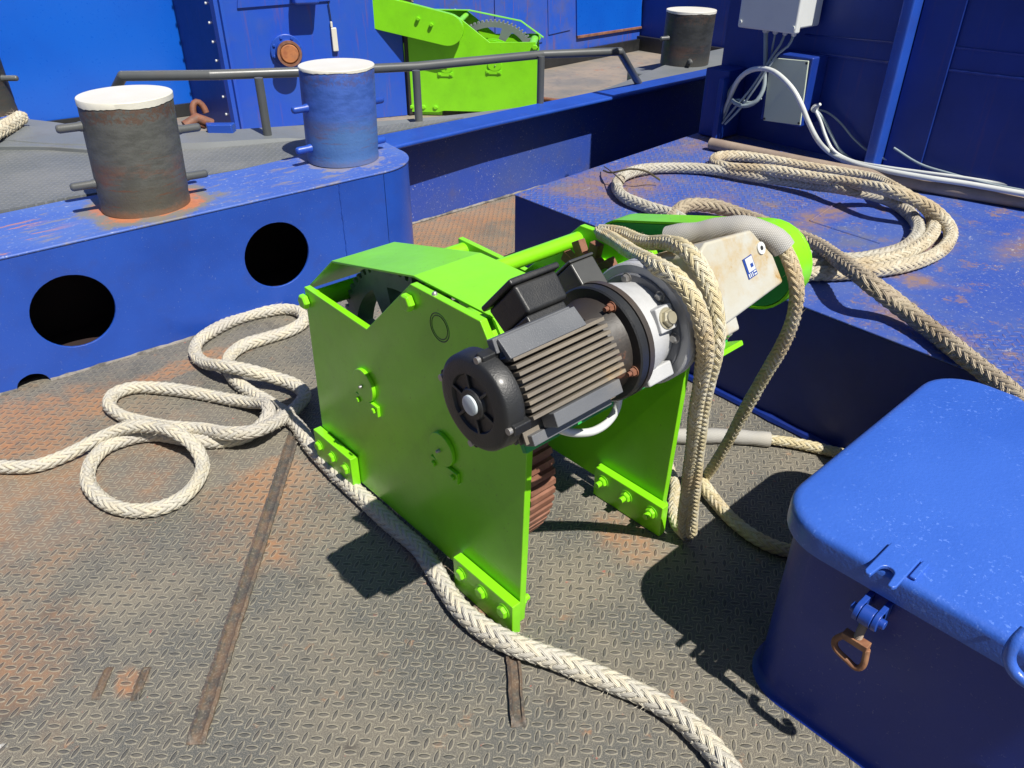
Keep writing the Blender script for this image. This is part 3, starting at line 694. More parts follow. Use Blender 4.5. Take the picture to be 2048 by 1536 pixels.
for q0, q1 in ((r1, rm), (rm, r2), (r2, r3)):
    for i in range(89): mb.b.faces.new([q0[i], q0[i + 1], q1[i + 1], q1[i]])
mb.done('kerb_plate', 'grey', root)
# handrail
root = empty('handrail', (2.5, 3.6, 0.575), 'low dark grey tube handrail standing on the curved walkway kerb', 'handrail')
zr = [0.68, 0.84, 0.84, 0.825, 0.80, 0.80, 0.79, 0.50]
top = [at(a, b, 2, z) for (a, b), z in zip(((218, 205), (245, 152), (420, 150), (600, 144), (833, 133), (1085, 109), (1240, 103), (1280, 172)), zr)]
mb = MB()
def polytube(mb, P, r):
    for a, b in zip(P, P[1:]): mb.cyl(a, b, r, n=18)
    for p in P[1:-1]: bmesh.ops.create_uvsphere(mb.b, u_segments=14, v_segments=8, radius=r * 1.01, matrix=Matrix.Translation(p))
polytube(mb, top, 0.025); mb.done('top_tube', 'greydark', root)
for (px, py) in ((535, 268), (838, 244), (1080, 213)):
    f = at(px, py, 2, zk(px, .03)); mb = MB(); mb.cyl(f - Vector((0, 0, .02)), (f.x, f.y, 0.832 if px < 600 else 0.80), 0.022, n=18); mb.done('post', 'greydark', root)

# ------------------------------------------------------------------ bollards
def bollard(cx, cy, zb, zt_, r, lean, mat, pinmat, label, pins, paint_drop=0.022):
    root = empty('bollard', (cx, cy, zb), label, 'bollard', 'steel mooring bollards with white painted tops')
    h = zt_ - zb; mb = MB(); n = 96
    prof = [(0, r * 1.0), (0.02, r * 1.0), (0.045, r * 0.985), (0.06, r * 1.0), (h * 0.6, r), (h - 0.008, r), (h, r - 0.004)]
    prof2 = []
    for a, b in zip(prof, prof[1:]):
        k = max(1, int((b[0] - a[0]) / 0.03))
        for i in range(k): prof2.append((a[0] + (b[0] - a[0]) * i / k, a[1] + (b[1] - a[1]) * i / k))
    prof2.append(prof[-1])
    mb.lathe((0, 0, 0), (0, 0, 1), prof2, n)
    for v in mb.b.verts: v.co.x += lean[0] * v.co.z; v.co.y += lean[1] * v.co.z
    o = mb.done('post_body', mat, root); o.location = (0, 0, 0)
    # white painted top with a ragged lower edge
    mb = MB(); rag = [paint_drop + 0.0025 * math.sin(i * 0.26 + 1) + 0.0015 * math.sin(i * 0.61) * math.sin(i * .17) + random.uniform(-.0014, .0014) for i in range(n)]
    R1 = r + 0.0022
    tops = [mb.b.verts.new(((R1 - 0.002) * math.cos(2 * PI * i / n), (R1 - 0.002) * math.sin(2 * PI * i / n), h + 0.0015)) for i in range(n)]
    edge = [mb.b.verts.new((R1 * math.cos(2 * PI * i / n), R1 * math.sin(2 * PI * i / n), h - 0.001)) for i in range(n)]
    low = [mb.b.verts.new((R1 * math.cos(2 * PI * i / n), R1 * math.sin(2 * PI * i / n), h - rag[i])) for i in range(n)]
    mb.b.faces.new(tops)
    for i in range(n): j = (i + 1) % n; mb.b.faces.new([tops[i], tops[j], edge[j], edge[i]]); mb.b.faces.new([edge[i], edge[j], low[j], low[i]])
    for v in mb.b.verts: v.co.x += lean[0] * v.co.z; v.co.y += lean[1] * v.co.z
    o = mb.done('painted_top', 'white', root); o.location = (0, 0, 0)
    for (z, ang, L, pr) in pins:
        d = Vector((math.cos(math.radians(ang)), math.sin(math.radians(ang)), 0.0)); c = Vector((lean[0] * z, lean[1] * z, z))
        mb = MB(); mb.lathe(c + d * (r - 0.02), d, [(0, pr * 1.25), (0.028, pr * 1.15), (0.034, pr), (0.02 + L - 0.010, pr), (0.02 + L - 0.003, pr * 0.8), (0.02 + L, pr * 0.5)], 20)
        o = mb.done('pin', pinmat, root); o.location = (0, 0, 0)
    return root
bollard(0.975, 3.314, 0.525, 0.957, 0.172, (0.05, 0.0), 'bollard_grey', 'greydark', 'weathered dark grey mooring bollard with white top and rust at its foot',
        [(0.335, 172, 0.09, 0.0165), (0.115, 172, 0.09, 0.0165), (0.275, -8, 0.09, 0.0165), (0.085, -8, 0.09, 0.0165)])
bollard(1.926, 3.325, 0.537, 0.957, 0.170, (0.04, 0.0), 'bollard_blue', 'blue', 'blue mooring bollard with white top and peeling paint near its foot',
        [(0.255, 180, 0.075, 0.0165), (0.075, 180, 0.075, 0.0165), (0.235, 0, 0.075, 0.0165), (0.045, 0, 0.075, 0.0165)], 0.010)
c0 = at(1365, 150, 2, 0.45); d0 = Vector((c0.x, c0.y, 0)).normalized()
c3 = c0 + d0 * 0.19
root = empty('bollard_plinth', (c3.x, c3.y, 0), 'grey steel plinth carrying the black bollard', 'plinth')
mb = MB(); mb.prism(bevelpoly([(c3.x - 0.36, c3.y - 0.25), (c3.x + 0.55, c3.y - 0.25), (c3.x + 0.55, c3.y + 0.35), (c3.x - 0.33, c3.y + 0.35)], 0.12), 2, 0.0, 0.45)
mb.done('plinth_block', 'grey', root, bevel=0.02)
bollard(c3.x, c3.y, 0.45, 0.890, 0.188, (0.02, -0.02), 'bollard_black', 'greydark', 'black mooring bollard with a white top beyond the long bulwark',
        [(0.25, 165, 0.075, 0.016), (0.10, 228, 0.05, 0.016), (0.25, -10, 0.03, 0.016)], 0.016)
c0 = at(-28, 238, 2, 0.55); d0 = Vector((c0.x, c0.y, 0)).normalized(); c4 = c0 + d0 * 0.16
root = empty('bollard_plinth', (c4.x, c4.y, 0), 'sloping grey plinth under the black bollard at the left edge', 'plinth')
pl = [atz(-120, 300, .53), atz(90, 300, .53), atz(232, 310, .53), atz(205, 262, .55), atz(120, 241, .56), atz(40, 232, .56), atz(-120, 235, .56)]
mb = MB(); mb.prism(bevelpoly([(p.x, p.y) for p in pl], 0.08), 2, 0.0, 0.55); mb.done('plinth_block', 'grey', root, bevel=0.015)
bollard(c4.x, c4.y, 0.55, 0.97, 0.172, (-0.02, 0.0), 'bollard_black', 'greydark', 'black mooring bollard cut off by the left edge of the photo',
        [(0.19, -40, 0.085, 0.0155), (0.06, 175, 0.08, 0.0155)], 0.016)

# ------------------------------------------------------------------ blue superstructure behind
def wall(name, x0, y0, x1, y1, z0, z1, mat, label, th=0.06, cat='wall'):
    root = empty(name, ((x0 + x1) / 2, (y0 + y1) / 2, z0), label, cat)
    d = Vector((x1 - x0, y1 - y0, 0)); L = d.length; d.normalize(); n = Vector((-d.y, d.x, 0))
    mb = MB(); q = [Vector((x0, y0, 0)), Vector((x1, y1, 0)), Vector((x1, y1, 0)) + n * th, Vector((x0, y0, 0)) + n * th]
    mb.prism([(v.x, v.y) for v in q], 2, z0, z1)
    mb.done('wall_plate', mat, root)
    return root, Vector((x0, y0, 0)), d, n, L
def onwall(px, py, W):
    """pixel -> point on a vertical wall W"""
    root, o, d, n, L = W
    r = MR.transposed() @ Vector(((px - 1024) / FPX, -(py - 768) / FPX, -1.0)); c = Vector((0, 0, H))
    t = (o - c).dot(n) / r.dot(n); return c + r * t
az = wall('hull_wall', -5.0, 7.75, 2.70, 7.02, 0.0, 5.0, 'azure', 'bright azure steel wall at the far left behind the handrail')
mb = MB(); p = [Vector((-5, 7.745, 0)), Vector((2.70, 7.015, 0))]
mb.prism([(p[0].x, p[0].y), (p[1].x, p[1].y), (p[1].x, p[1].y - 0.03), (p[0].x, p[0].y - 0.03)], 2, 0.0, 0.10); mb.done('skirting', 'black', az[0])
tw = wall('deckhouse_front', 2.66, 6.235, 4.02, 5.77, 0.0, 4.5, 'wallblue', 'royal blue deckhouse front with a rusty pipe stub and a hanging tag', cat='deckhouse')
ts = tw[0]
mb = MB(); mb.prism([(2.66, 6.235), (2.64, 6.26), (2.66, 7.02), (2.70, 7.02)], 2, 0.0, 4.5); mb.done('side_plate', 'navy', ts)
for i in range(16):
    z = 0.12 + i * 0.135; mb = MB(); mb.cyl((2.655, 6.32, z), (2.630, 6.322, z), 0.009, n=8); mb.done('rivet', 'plastic', ts)
mb = MB(); mb.box(-0.012, 0.012, -0.03, 0.0, 0.0, 4.5, Matrix.Translation((2.70, 6.22, 0))); mb.done('edge_strip', 'wallblue', ts)
wb = wall('stained_wall', 4.45, 6.45, 8.28, 6.72, 0.0, 4.5, 'wallrust', 'stained blue bulkhead with welded panels behind the far winch')
mb = MB(); pp = [Vector((4.45, 6.44, 0)), Vector((8.28, 6.71, 0))]
mb.prism([(pp[0].x, pp[0].y), (pp[1].x, pp[1].y), (pp[1].x, pp[1].y - 0.04), (pp[0].x, pp[0].y - 0.04)], 2, 0.0, 0.13); mb.done('skirting', 'black', wb[0])
def wallrect(W, pxs, th, name, mat, bev=0.006):
    P = [onwall(a, b, W) for a, b in pxs]; n = W[3]
    mb = MB(); va = [mb.b.verts.new(p - n * 0.001) for p in P]; vb = [mb.b.verts.new(p - n * th) for p in P]
    mb.b.faces.new(va); mb.b.faces.new(list(reversed(vb)))
    for i in range(len(P)): j = (i + 1) % len(P); mb.b.faces.new([va[i], va[j], vb[j], vb[i]])
    return mb.done(name, mat, W[0], bevel=bev)
wallrect(wb, [(1150, -120), (1285, -120), (1280, 53), (1152, 72)], 0.02, 'panel', 'azure')
wallrect(wb, [(1152, 71), (1280, 52), (1280, 57), (1152, 77)], 0.03, 'panel_sill', 'rust')
wallrect(wb, [(1092, -120), (1138, -120), (1140, 60), (1096, 70)], 0.012, 'panel', 'wallrust')
wallrect(wb, [(985, -120), (1086, -120), (1084, 84), (990, 104)], 0.015, 'panel', 'wallrust')
wallrect(tw, [(475, -60), (662, -60), (660, 2), (474, 17)], 0.015, 'hatch_plate', 'wallblue')
wallrect(tw, [(580, -40), (632, -40), (632, 4), (582, 6)], 0.16, 'locker_case', 'wallblue', 0.02)
# dark recess beside the deckhouse with a rusty pillar
root = empty('recess', (4.2, 6.3, 0), 'dark recess with a rusty pillar between deckhouse and far winch', 'recess')
mb = MB(); mb.prism([(4.02, 5.78), (4.46, 6.44), (4.44, 6.50), (3.99, 5.83)], 2, 0, 4.5); mb.done('recess_shade_plate', 'inside', root)  # near-black plate paints in the recess shade beside the far winch
mb = MB(); mb.box(4.03, 4.12, 5.74, 5.84, 0.0, 4.5); mb.done('rusty_pillar', 'blackrust', root, bevel=0.01)
# flanged pipe stub with rusty cap
pc = onwall(573, 102, tw); n = -tw[3]
root = empty('pipe_stub', pc, 'flanged pipe stub with an orange rusty end cap on the deckhouse wall', 'pipe stub')
mb = MB(); mb.lathe(pc, n, [(0, 0.125), (0.018, 0.125), (0.022, 0.120)], 36); mb.lathe(pc + n * 0.02, n, [(0, 0.088), (0.10, 0.088)], 32)
mb.done('flange', 'blue', root)
mb = MB(); d1 = (n + Vector((0.25, 0, -0.12))).normalized(); mb.lathe(pc + n * 0.10, n, [(0, 0.088), (0.02, 0.094), (0.05, 0.094), (0.05, 0.075), (0.03, 0.075), (0.03, 0.001)], 32, caps=False); mb.done('rim', 'rust', root)
mb = MB(); mb.lathe(pc + n * 0.12, n, [(0, 0.070), (0.024, 0.070), (0.032, 0.062)], 28); mb.done('end_cap', 'rustcap', root)
for i in range(8):
    a = 2 * PI * i / 8 + .3; e1 = Vector((0, 0, 1)); e2 = n.cross(e1); mb = MB()
    mb.hexbolt(pc + n * 0.022 + (e1 * math.cos(a) + e2 * math.sin(a)) * 0.106, n, 0.011, 0.012, False); mb.done('bolt', 'blue', root)
# tag on a wire
pt = onwall(668, 75, tw)
root = empty('hanging_tag', pt, 'white plastic tag hanging from a wire on the deckhouse wall', 'tag')
u = tw[2]; n = -tw[3]
def orient(o, ax, ay, az_): return Matrix.Translation(o) @ Matrix((ax, ay, az_)).transposed().to_4x4()
mb = MB(); mb.box(-0.022, 0.022, 0.005, 0.03, -0.10, 0.075, orient(pt, u, n, Vector((0, 0, 1)))); mb.box(-0.022, -0.004, 0.005, 0.024, 0.075, 0.12, orient(pt, u, n, Vector((0, 0, 1)))); mb.done('tag_body', 'white', root, bevel=0.006)
mb = MB(); mb.tube([pt + Vector((-0.012 * u.x, 0, 0.12)) + n * 0.012, pt + n * 0.01 + Vector((-0.02, 0, 0.26))], 0.004, 8); mb.done('wire', 'black', root)
# dark wall at the right of the back deck
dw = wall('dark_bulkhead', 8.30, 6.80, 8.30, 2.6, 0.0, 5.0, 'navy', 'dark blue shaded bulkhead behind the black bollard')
mb = MB(); mb.box(8.23, 8.295, 2.6, 6.75, 0, 0.16); mb.done('skirting', 'black', dw[0])
# little pieces lying on the back deck
cc = at(400, 228, 2, 0.59); cc2 = at(396, 248, 2, 0.59)
root = empty('chain_shackle', cc, 'rusty shackle and chain end lying behind the walkway kerb', 'shackle')
mb = MB(); mb.tube([cc + Vector((0.035 * math.cos(a), 0.02 * math.sin(a), 0.06 * math.sin(a))) for a in [2 * PI * i / 16 for i in range(15)]], 0.018, 10); mb.done('shackle_bow', 'rustbolt', root)
mb = MB(); mb.tube([cc2 + Vector((-0.07, 0, 0.0)), cc2 + Vector((0, 0, 0.03)), cc2 + Vector((0.07, -0.01, -0.01))], 0.028, 10); mb.done('shackle_pin', 'rustbolt', root)
mb = MB(); a_ = at(975, 185, 2, 0.02); b_ = at(1130, 203, 2, 0.02); mb.tube([a_, (a_ + b_) / 2 + Vector((0, 0.02, 0)), b_], 0.018, 10)
tag(mb.done('rusty_bar', 'rust', loc=a_), 'thin rusty bar lying on the back deck beside the far winch', 'bar')
mb = MB(); q = at(415, 262, 2, 0.57); mb.prism([(q.x - .0, q.y), (q.x + .10, q.y - .08), (q.x + .14, q.y - .04), (q.x + .02, q.y + .06)], 2, 0.55, 0.60)
tag(mb.done('steel_chock', 'blue', loc=(q.x, q.y, 0.6), bevel=0.006), 'small blue steel chock at the foot of the deckhouse corner', 'chock')
# ------------------------------------------------------------------ raised blue locker platform on the right
root = empty('platform', (3.1, 1.0, 0), 'low blue chequered steel platform carrying the coiled ropes', 'platform')
TL = Vector((2.313, 2.523, 0.47)); TR = Vector((4.01, 2.64, 0.47))
def xf(y): return 2.222 + 0.0375 * (y - 0.1)
mb = MB(); top = [(xf(2.523), 2.523), (4.06, 2.645), (4.06, -2.2), (xf(-2.2), -2.2)]
a_ = [mb.b.verts.new((x, y, 0.47)) for x, y in top]; mb.b.faces.new(a_)
mb.b.faces.new([mb.b.verts.new((x, y, 0.462)) for x, y in reversed(top)])
b_ = [v for v in mb.b.verts][4:]
for i in range(4): j = (i + 1) % 4; mb.b.faces.new([a_[i], a_[j], b_[3 - j], b_[3 - i]])
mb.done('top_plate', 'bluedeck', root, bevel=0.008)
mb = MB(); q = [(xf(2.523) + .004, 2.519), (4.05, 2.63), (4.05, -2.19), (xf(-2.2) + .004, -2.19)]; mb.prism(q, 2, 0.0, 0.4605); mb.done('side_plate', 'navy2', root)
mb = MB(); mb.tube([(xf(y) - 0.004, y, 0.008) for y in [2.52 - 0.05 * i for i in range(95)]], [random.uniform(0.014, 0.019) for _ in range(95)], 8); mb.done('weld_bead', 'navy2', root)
mb = MB(); P = spline([atz(1545, 470, .4705) + Vector((0, 0, 0)), atz(1630, 375, .4705), ], 0.03)
wq = [atz(1625, 440, .472), atz(1720, 482, .472), atz(1560, 418, .472)]
mb.tube([atz(1620, 442, .4705), atz(1665, 412, .4705), atz(1700, 398, .4705)], 0.0045, 6); mb.tube([atz(1620, 442, .4705), atz(1690, 465, .4705), atz(1760, 487, .4705)], 0.004, 6)
mb.done('weld_seam', 'bluedeck', root)

XW = 3.97
root = empty('side_wall', (XW, 0.5, 0.47), 'dark blue steel side wall rising from the platform at the right', 'wall')
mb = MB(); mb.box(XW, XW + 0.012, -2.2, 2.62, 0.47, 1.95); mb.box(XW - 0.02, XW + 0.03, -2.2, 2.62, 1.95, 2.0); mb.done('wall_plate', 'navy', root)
for (pa, pb, r) in (((1610, 70), (1813, 88), 0.005), ((1896, 93), (2100, 115), 0.005), ((1639, 108), (1809, 130), 0.007), ((1880, 138), (2100, 164), 0.007)):
    mb = MB(); A_ = at(*pa, 0, XW - 0.001); B_ = at(*pb, 0, XW - 0.001); mb.tube([A_.lerp(B_, i / 20) for i in range(21)], [r * random.uniform(.8, 1.2) for _ in range(21)], 6); mb.done('weld_seam', 'navy', root)
mb = MB(); mb.box(3.984, 6.6, 0.5, 2.619, 0.0, 1.73); mb.done('shadow_block', 'navy', root)  # hidden block added to cast the shade on the bulwark web
def strutm(px, y):
    return at(px, y, 2, 0.47)
mb = MB(); y1 = at(1776, 334, 2, 0.47).y
fx = at(1752, 334, 2, 0.47)
mb.prism(bevelpoly([(3.87, 1.66), (3.87, 1.605), (3.968, 1.605), (3.968, 1.66)], 0.012, 3), 2, 0.47, 1.95); mb.done('stiffener', 'blue', root)
mb = MB(); mb.box(3.955, 3.969, 1.42, 1.60, 0.47, 1.95); mb.done('backing_strip', 'navy', root, bevel=0.003)
mb = MB(); mb.box(3.80, 3.96, 2.45, 2.60, 0.475, 0.83); mb.box(3.74, 3.80, 2.44, 2.47, 0.475, 0.80); mb.done('cable_channel', 'navy', root, bevel=0.006)

# junction boxes on that wall
root = empty('junction_box', (3.85, 2.2, 1.06), 'large grey junction box on the side wall with four cables below it', 'junction box')
mb = MB(); mb.box(3.755, 3.95, 2.075, 2.375, 1.075, 1.75); mb.done('box_body', 'plastic', root, bevel=0.012, seg=3)
mb = MB(); mb.box(3.71, 3.752, 2.062, 2.388, 1.058, 1.765); mb.done('lid', 'plastic', root, bevel=0.010, seg=3)
for (y, z) in ((2.078, 1.085), (2.372, 1.085)):
    mb = MB(); mb.cyl((3.712, y, z), (3.705, y, z), 0.009, n=14); mb.done('screw', 'plastic', root)
mb = MB(); mb.box(3.95, 3.97, 2.12, 2.32, 1.1, 1.7); mb.done('bracket', 'navy', root)
gl = [(1532, 62, .018), (1551, 64, .014), (1570, 68, .013), (1587, 72, .013)]
GP = []
for (px, py, r) in gl:
    p = at(px, py, 0, 3.84); p.z = 1.075; GP.append(Vector(p))
    mb = MB(); mb.cyl(p, p - Vector((0, 0, 0.022)), r * 1.15, n=8); mb.lathe(p - Vector((0, 0, .022)), (0, 0, -1), [(0, r), (0.018, r * 0.95), (0.024, r * .6)], 16); mb.done('cable_gland', 'plastic', root)
root = empty('switch_box', (3.88, 2.1, 0.62), 'blue steel box with a pale green cover plate low on the side wall', 'junction box')
mb = MB(); mb.box(3.815, 3.968, 2.0, 2.235, 0.618, 0.95); mb.done('box_body', 'navy', root, bevel=0.008)
P = [at(*p, 0, 3.80) for p in ((1540, 115), (1617, 122), (1600, 251), (1526, 241))]
mb = MB(); a_ = [mb.b.verts.new(v) for v in P]; b_ = [mb.b.verts.new(v + Vector((0.010, 0, 0))) for v in P]
mb.b.faces.new(a_); mb.b.faces.new(list(reversed(b_)))
for i in range(4): j = (i + 1) % 4; mb.b.faces.new([a_[i], a_[j], b_[j], b_[i]])
mb.done('cover_plate', 'plastic2', root, bevel=0.003)
for p in P:
    c = sum(P, Vector()) / 4; q = p.lerp(c, 0.07); mb = MB(); mb.cyl(q, q - Vector((0.004, 0, 0)), 0.006, n=12); mb.done('screw', 'black', root)
def cable(pts, r, mat, label, group='cables at the side wall', n=10):
    mb = MB(); path = spline(pts, 0.02); mb.tube(path, r, n); o = mb.done('cable', mat, loc=path[0]); return tag(o, label, 'cable', group)
X = 3.78
def c3(L): return [at(a, b, (c[0] if isinstance(c, tuple) else 0), (c[1] if isinstance(c, tuple) else c)) for a, b, c in L]
d_ = Vector((0, 0, -0.04))
cable([GP[0] + d_] + c3([(1531, 120, 3.82), (1530, 155, 3.80), (1526, 180, 3.79), (1512, 203, 3.77), (1490, 212, 3.76), (1470, 206, 3.76), (1462, 195, 3.77)]), 0.011, 'cabledark', 'thick grey cable dropping from the leftmost gland of the large junction box')
cable([GP[1] + d_] + c3([(1545, 95, 3.84), (1543, 112, 3.86), (1541, 135, 3.88)]), 0.005, 'cabledark', 'thin short cable below the second gland of the large junction box')
cable([GP[2] + d_] + c3([(1560, 90, 3.82), (1546, 110, 3.80), (1530, 136, 3.775), (1500, 180, 3.77), (1470, 215, 3.77), (1441, 251, 3.78)]), 0.006, 'cabledark', 'thin cable slanting down left from the third gland of the large junction box')
cable([GP[3] + d_] + c3([(1578, 90, 3.82), (1556, 108, 3.79), (1535, 138, 3.77), (1506, 182, 3.76), (1476, 222, 3.76), (1450, 248, 3.77)]), 0.006, 'cabledark', 'thin cable slanting down left from the rightmost gland of the large junction box')
cable(c3([(1434, 255, 3.80), (1452, 215, 3.79), (1466, 180, 3.78), (1478, 158, 3.76), (1498, 142, 3.74), (1522, 137, 3.72), (1545, 142, 3.70), (1566, 157, 3.68), (1588, 182, 3.66), (1603, 210, 3.66), (1615, 240, 3.68), (1634, 278, 3.72)]) +
      [atz(1662, 307, .51), atz(1710, 328, .525), atz(1775, 342, .54), atz(1850, 355, .545), atz(1925, 366, .545), atz(2045, 387, .545), atz(2200, 413, .545)], 0.0125, 'cable', 'thick pale cable arching over the pale green cover plate and along the platform')
cable(c3([(1425, 252, 3.82), (1445, 210, 3.80), (1462, 178, 3.80), (1476, 160, 3.80)]), 0.010, 'cabledark', 'thick cable in the bundle rising from the platform corner, leftmost of it')
cable(c3([(1438, 253, 3.79), (1452, 225, 3.79), (1462, 205, 3.78), (1478, 200, 3.78), (1500, 206, 3.78), (1522, 196, 3.79)]), 0.008, 'cabledark', 'thin cable in the bundle curving right behind the thick hanging cable')
s0 = at(1629, 218, 0, 3.86)
mb = MB(); mb.cyl(s0 + Vector((0.05, 0.02, 0)), s0, 0.018, n=12); mb.tube([s0, s0 + Vector((-0.01, -0.03, 0.03))], 0.008, 6)
tag(mb.done('cable_clamp', 'cable', loc=s0), 'small frayed clamp holding cables at the right edge of the blue switch box', 'clamp')
cable([s0] + c3([(1640, 240, 3.86), (1650, 270, 3.86), (1666, 300, 3.86)]) + [atz(1700, 320, .50), atz(1770, 334, .51), atz(1850, 345, .515), atz(1925, 355, .515), atz(2045, 375, .515), atz(2200, 400, .515)], 0.008, 'cable', 'upper thin pale cable running beside the thick one along the platform')
cable([s0] + c3([(1645, 235, 3.88), (1662, 268, 3.88), (1680, 300, 3.88)]) + [atz(1715, 326, .48), atz(1780, 345, .49)], 0.007, 'cabledark', 'dark thin cable dropping from the clamp to the foot of the stiffener')
cable([s0] + c3([(1642, 245, 3.87), (1655, 280, 3.87), (1672, 310, 3.86)]) + [atz(1700, 332, .50), atz(1760, 350, .49)], 0.007, 'cabledark', 'dark cable hanging lowest from the clamp')
cable([s0] + c3([(1655, 225, 3.93), (1680, 245, 3.93), (1710, 280, 3.94), (1745, 308, 3.95), (1775, 320, 3.96)]), 0.005, 'cabledark', 'very thin cable sagging from the clamp to the wall stiffener')
cable(c3([(1788, 296, 3.955), (1840, 328, 3.955), (1900, 347, 3.95), (1980, 368, 3.95), (2060, 384, 3.95), (2200, 420, 3.95)]), 0.006, 'cabledark', 'thin dark cable lying along the foot of the side wall beyond the stiffener')

# scaffold pipe lying on the platform
A_ = atz(1421, 287, .503); B_ = atz(2140, 418, .503); dd = (B_ - A_).normalized()
C_ = atz(1697, 343, .503); mb = MB(); pth = spline([tuple(A_), tuple(C_), tuple(atz(1880, 375, .503)), tuple(B_)], 0.04); mb.tube(pth, 0.030, 20); mb.cyl(A_ - dd * 0.001, A_ - dd * 0.0012, 0.024, n=20)
tag(mb.done('steel_pipe', 'rustpale', loc=A_), 'long brown steel pipe lying on the blue platform behind the coiled rope', 'pipe')
# twig
mb = MB(); t0 = [atz(1207, 341, .50), atz(1225, 345, .535), atz(1262, 338, .56), atz(1290, 342, .555), atz(1308, 352, .52), atz(1320, 360, .50)]
mb.tube(spline([tuple(v) for v in t0], 0.01), 0.0045, 6); mb.tube([t0[1], atz(1240, 358, .56), atz(1248, 368, .53)], 0.003, 5); mb.tube([t0[1], atz(1213, 336, .52), atz(1208, 333, .50)], 0.0025, 5)
tag(mb.done('twig', 'twig', loc=t0[0]), 'small green twig lying across the grey rope on the platform', 'twig')

# ------------------------------------------------------------------ ropes on the platform
zz = .47
B2 = [(1380, 452, .503), (1345, 430, .500), (1290, 412, .500), (1250, 395, .500), (1234, 373, .500), (1250, 350, .500), (1300, 337, .500), (1400, 337, .500), (1500, 351, .507), (1620, 369, .515), (1700, 380, .55), (1755, 392, .52), (1800, 412, .500), (1836, 452, .500), (1820, 487, .500), (1775, 508, .500), (1700, 519, .500), (1620, 514, .500), (1570, 502, .500)]
rope('mooring_rope', Z(B2), 0.0265, 'rope_grey', 'greyed braided rope laid in a long oval on the blue platform, the innermost turn', 'ropes coiled on the platform', fuzz=700)
B3 = [(1570, 528, .500), (1640, 532, .500), (1710, 530, .500), (1795, 513, .500), (1852, 482, .500), (1868, 450, .500), (1850, 415, .515), (1800, 383, .56), (1740, 356, .52), (1650, 340, .500), (1560, 324, .500), (1480, 312, .500), (1436, 314, .500), (1428, 322, .500), (1450, 334, .52), (1540, 341, .545), (1640, 357, .56), (1720, 369, .585), (1790, 385, .60), (1860, 415, .56), (1898, 455, .51), (1893, 490, .500), (1845, 520, .500), (1760, 539, .500), (1680, 546, .500), (1570, 548, .500)]
rope('mooring_rope', Z(B3), 0.0265, 'rope_tan', 'cream braided rope with a tight hairpin bend beside the brown steel pipe', 'ropes coiled on the platform', fuzz=600)
B1 = [(1340, 452, .500), (1350, 428, .500), (1372, 412, .52), (1420, 411, .52), (1480, 428, .51), (1560, 460, .51), (1625, 486, .52), (1690, 528, .57), (1745, 570, .585), (1800, 612, .53), (1870, 665, .507), (1950, 728, .507), (2012, 778, .507), (2060, 830, .507)]
rope('mooring_rope', Z(B1), 0.030, 'rope_brown', 'soiled brown frayed rope crossing the platform diagonally over the other turns', 'ropes coiled on the platform', fuzz=1500, fl=1.3)

# ------------------------------------------------------------------ rope on the deck in front of the bulwark box
R = 0.0275; lo = 0.025; hi = 0.085; q = .358
def zz1(L): return [atz(a * .358, 550 + b * .358, c) for a, b, c in L]
A1 = zz1([(-260, 1040, lo), (-80, 1060, lo), (60, 1072, lo), (200, 1065, lo), (350, 1015, lo), (480, 950, .035), (600, 890, .05), (730, 848, .075), (860, 846, .085), (980, 880, .09), (1080, 950, .06), (1130, 1050, lo), (1105, 1150, lo), (1030, 1235, lo), (930, 1290, lo), (800, 1315, lo), (660, 1300, lo), (550, 1240, lo), (490, 1150, lo), (510, 1050, lo), (590, 965, lo),
           (720, 915, lo), (860, 895, lo), (960, 905, lo), (1080, 925, lo), (1220, 930, lo), (1360, 905, lo), (1450, 850, .035), (1500, 780, .06), (1490, 725, .07), (1400, 712, .04), (1250, 688, lo), (1080, 655, lo), (900, 632, lo), (740, 630, lo), (640, 665, lo), (610, 725, lo), (680, 785, lo), (800, 822, lo), (950, 850, .035), (1120, 862, .04), (1280, 885, .075),
           (1420, 872, .085), (1560, 810, .05), (1660, 735, .04), (1700, 670, .04), (1650, 615, .045), (1540, 575, .055), (1400, 535, .085), (1250, 508, .085), (1140, 488, .04), (1090, 435, lo), (1110, 370, lo), (1200, 305, lo), (1330, 245, lo), (1480, 205, lo), (1600, 190, lo), (1680, 210, lo), (1695, 260, lo), (1620, 310, lo), (1490, 352, lo), (1370, 390, lo), (1295, 440, lo), (1270, 500, lo),
           (1310, 580, lo), (1400, 655, lo), (1500, 715, .035), (1590, 775, .03), (1660, 840, lo)]) + Z([(628, 900, lo), (690, 962, lo), (745, 1013, lo), (792, 1056, lo), (838, 1096, lo), (868, 1138, lo), (892, 1178, lo), (925, 1222, .031), (975, 1262, .031), (1035, 1292, .038), (1105, 1316, .031), (1180, 1346, lo), (1250, 1374, lo), (1310, 1402, lo), (1360, 1434, lo), (1402, 1472, lo), (1440, 1515, lo), (1480, 1570, lo), (1530, 1640, lo), (1600, 1740, lo)])
rope('mooring_rope', A1, R, 'rope', 'long frayed white rope looped on the deck left of the winch and passing its foot', fuzz=900, taper=(0.84, 1.02))

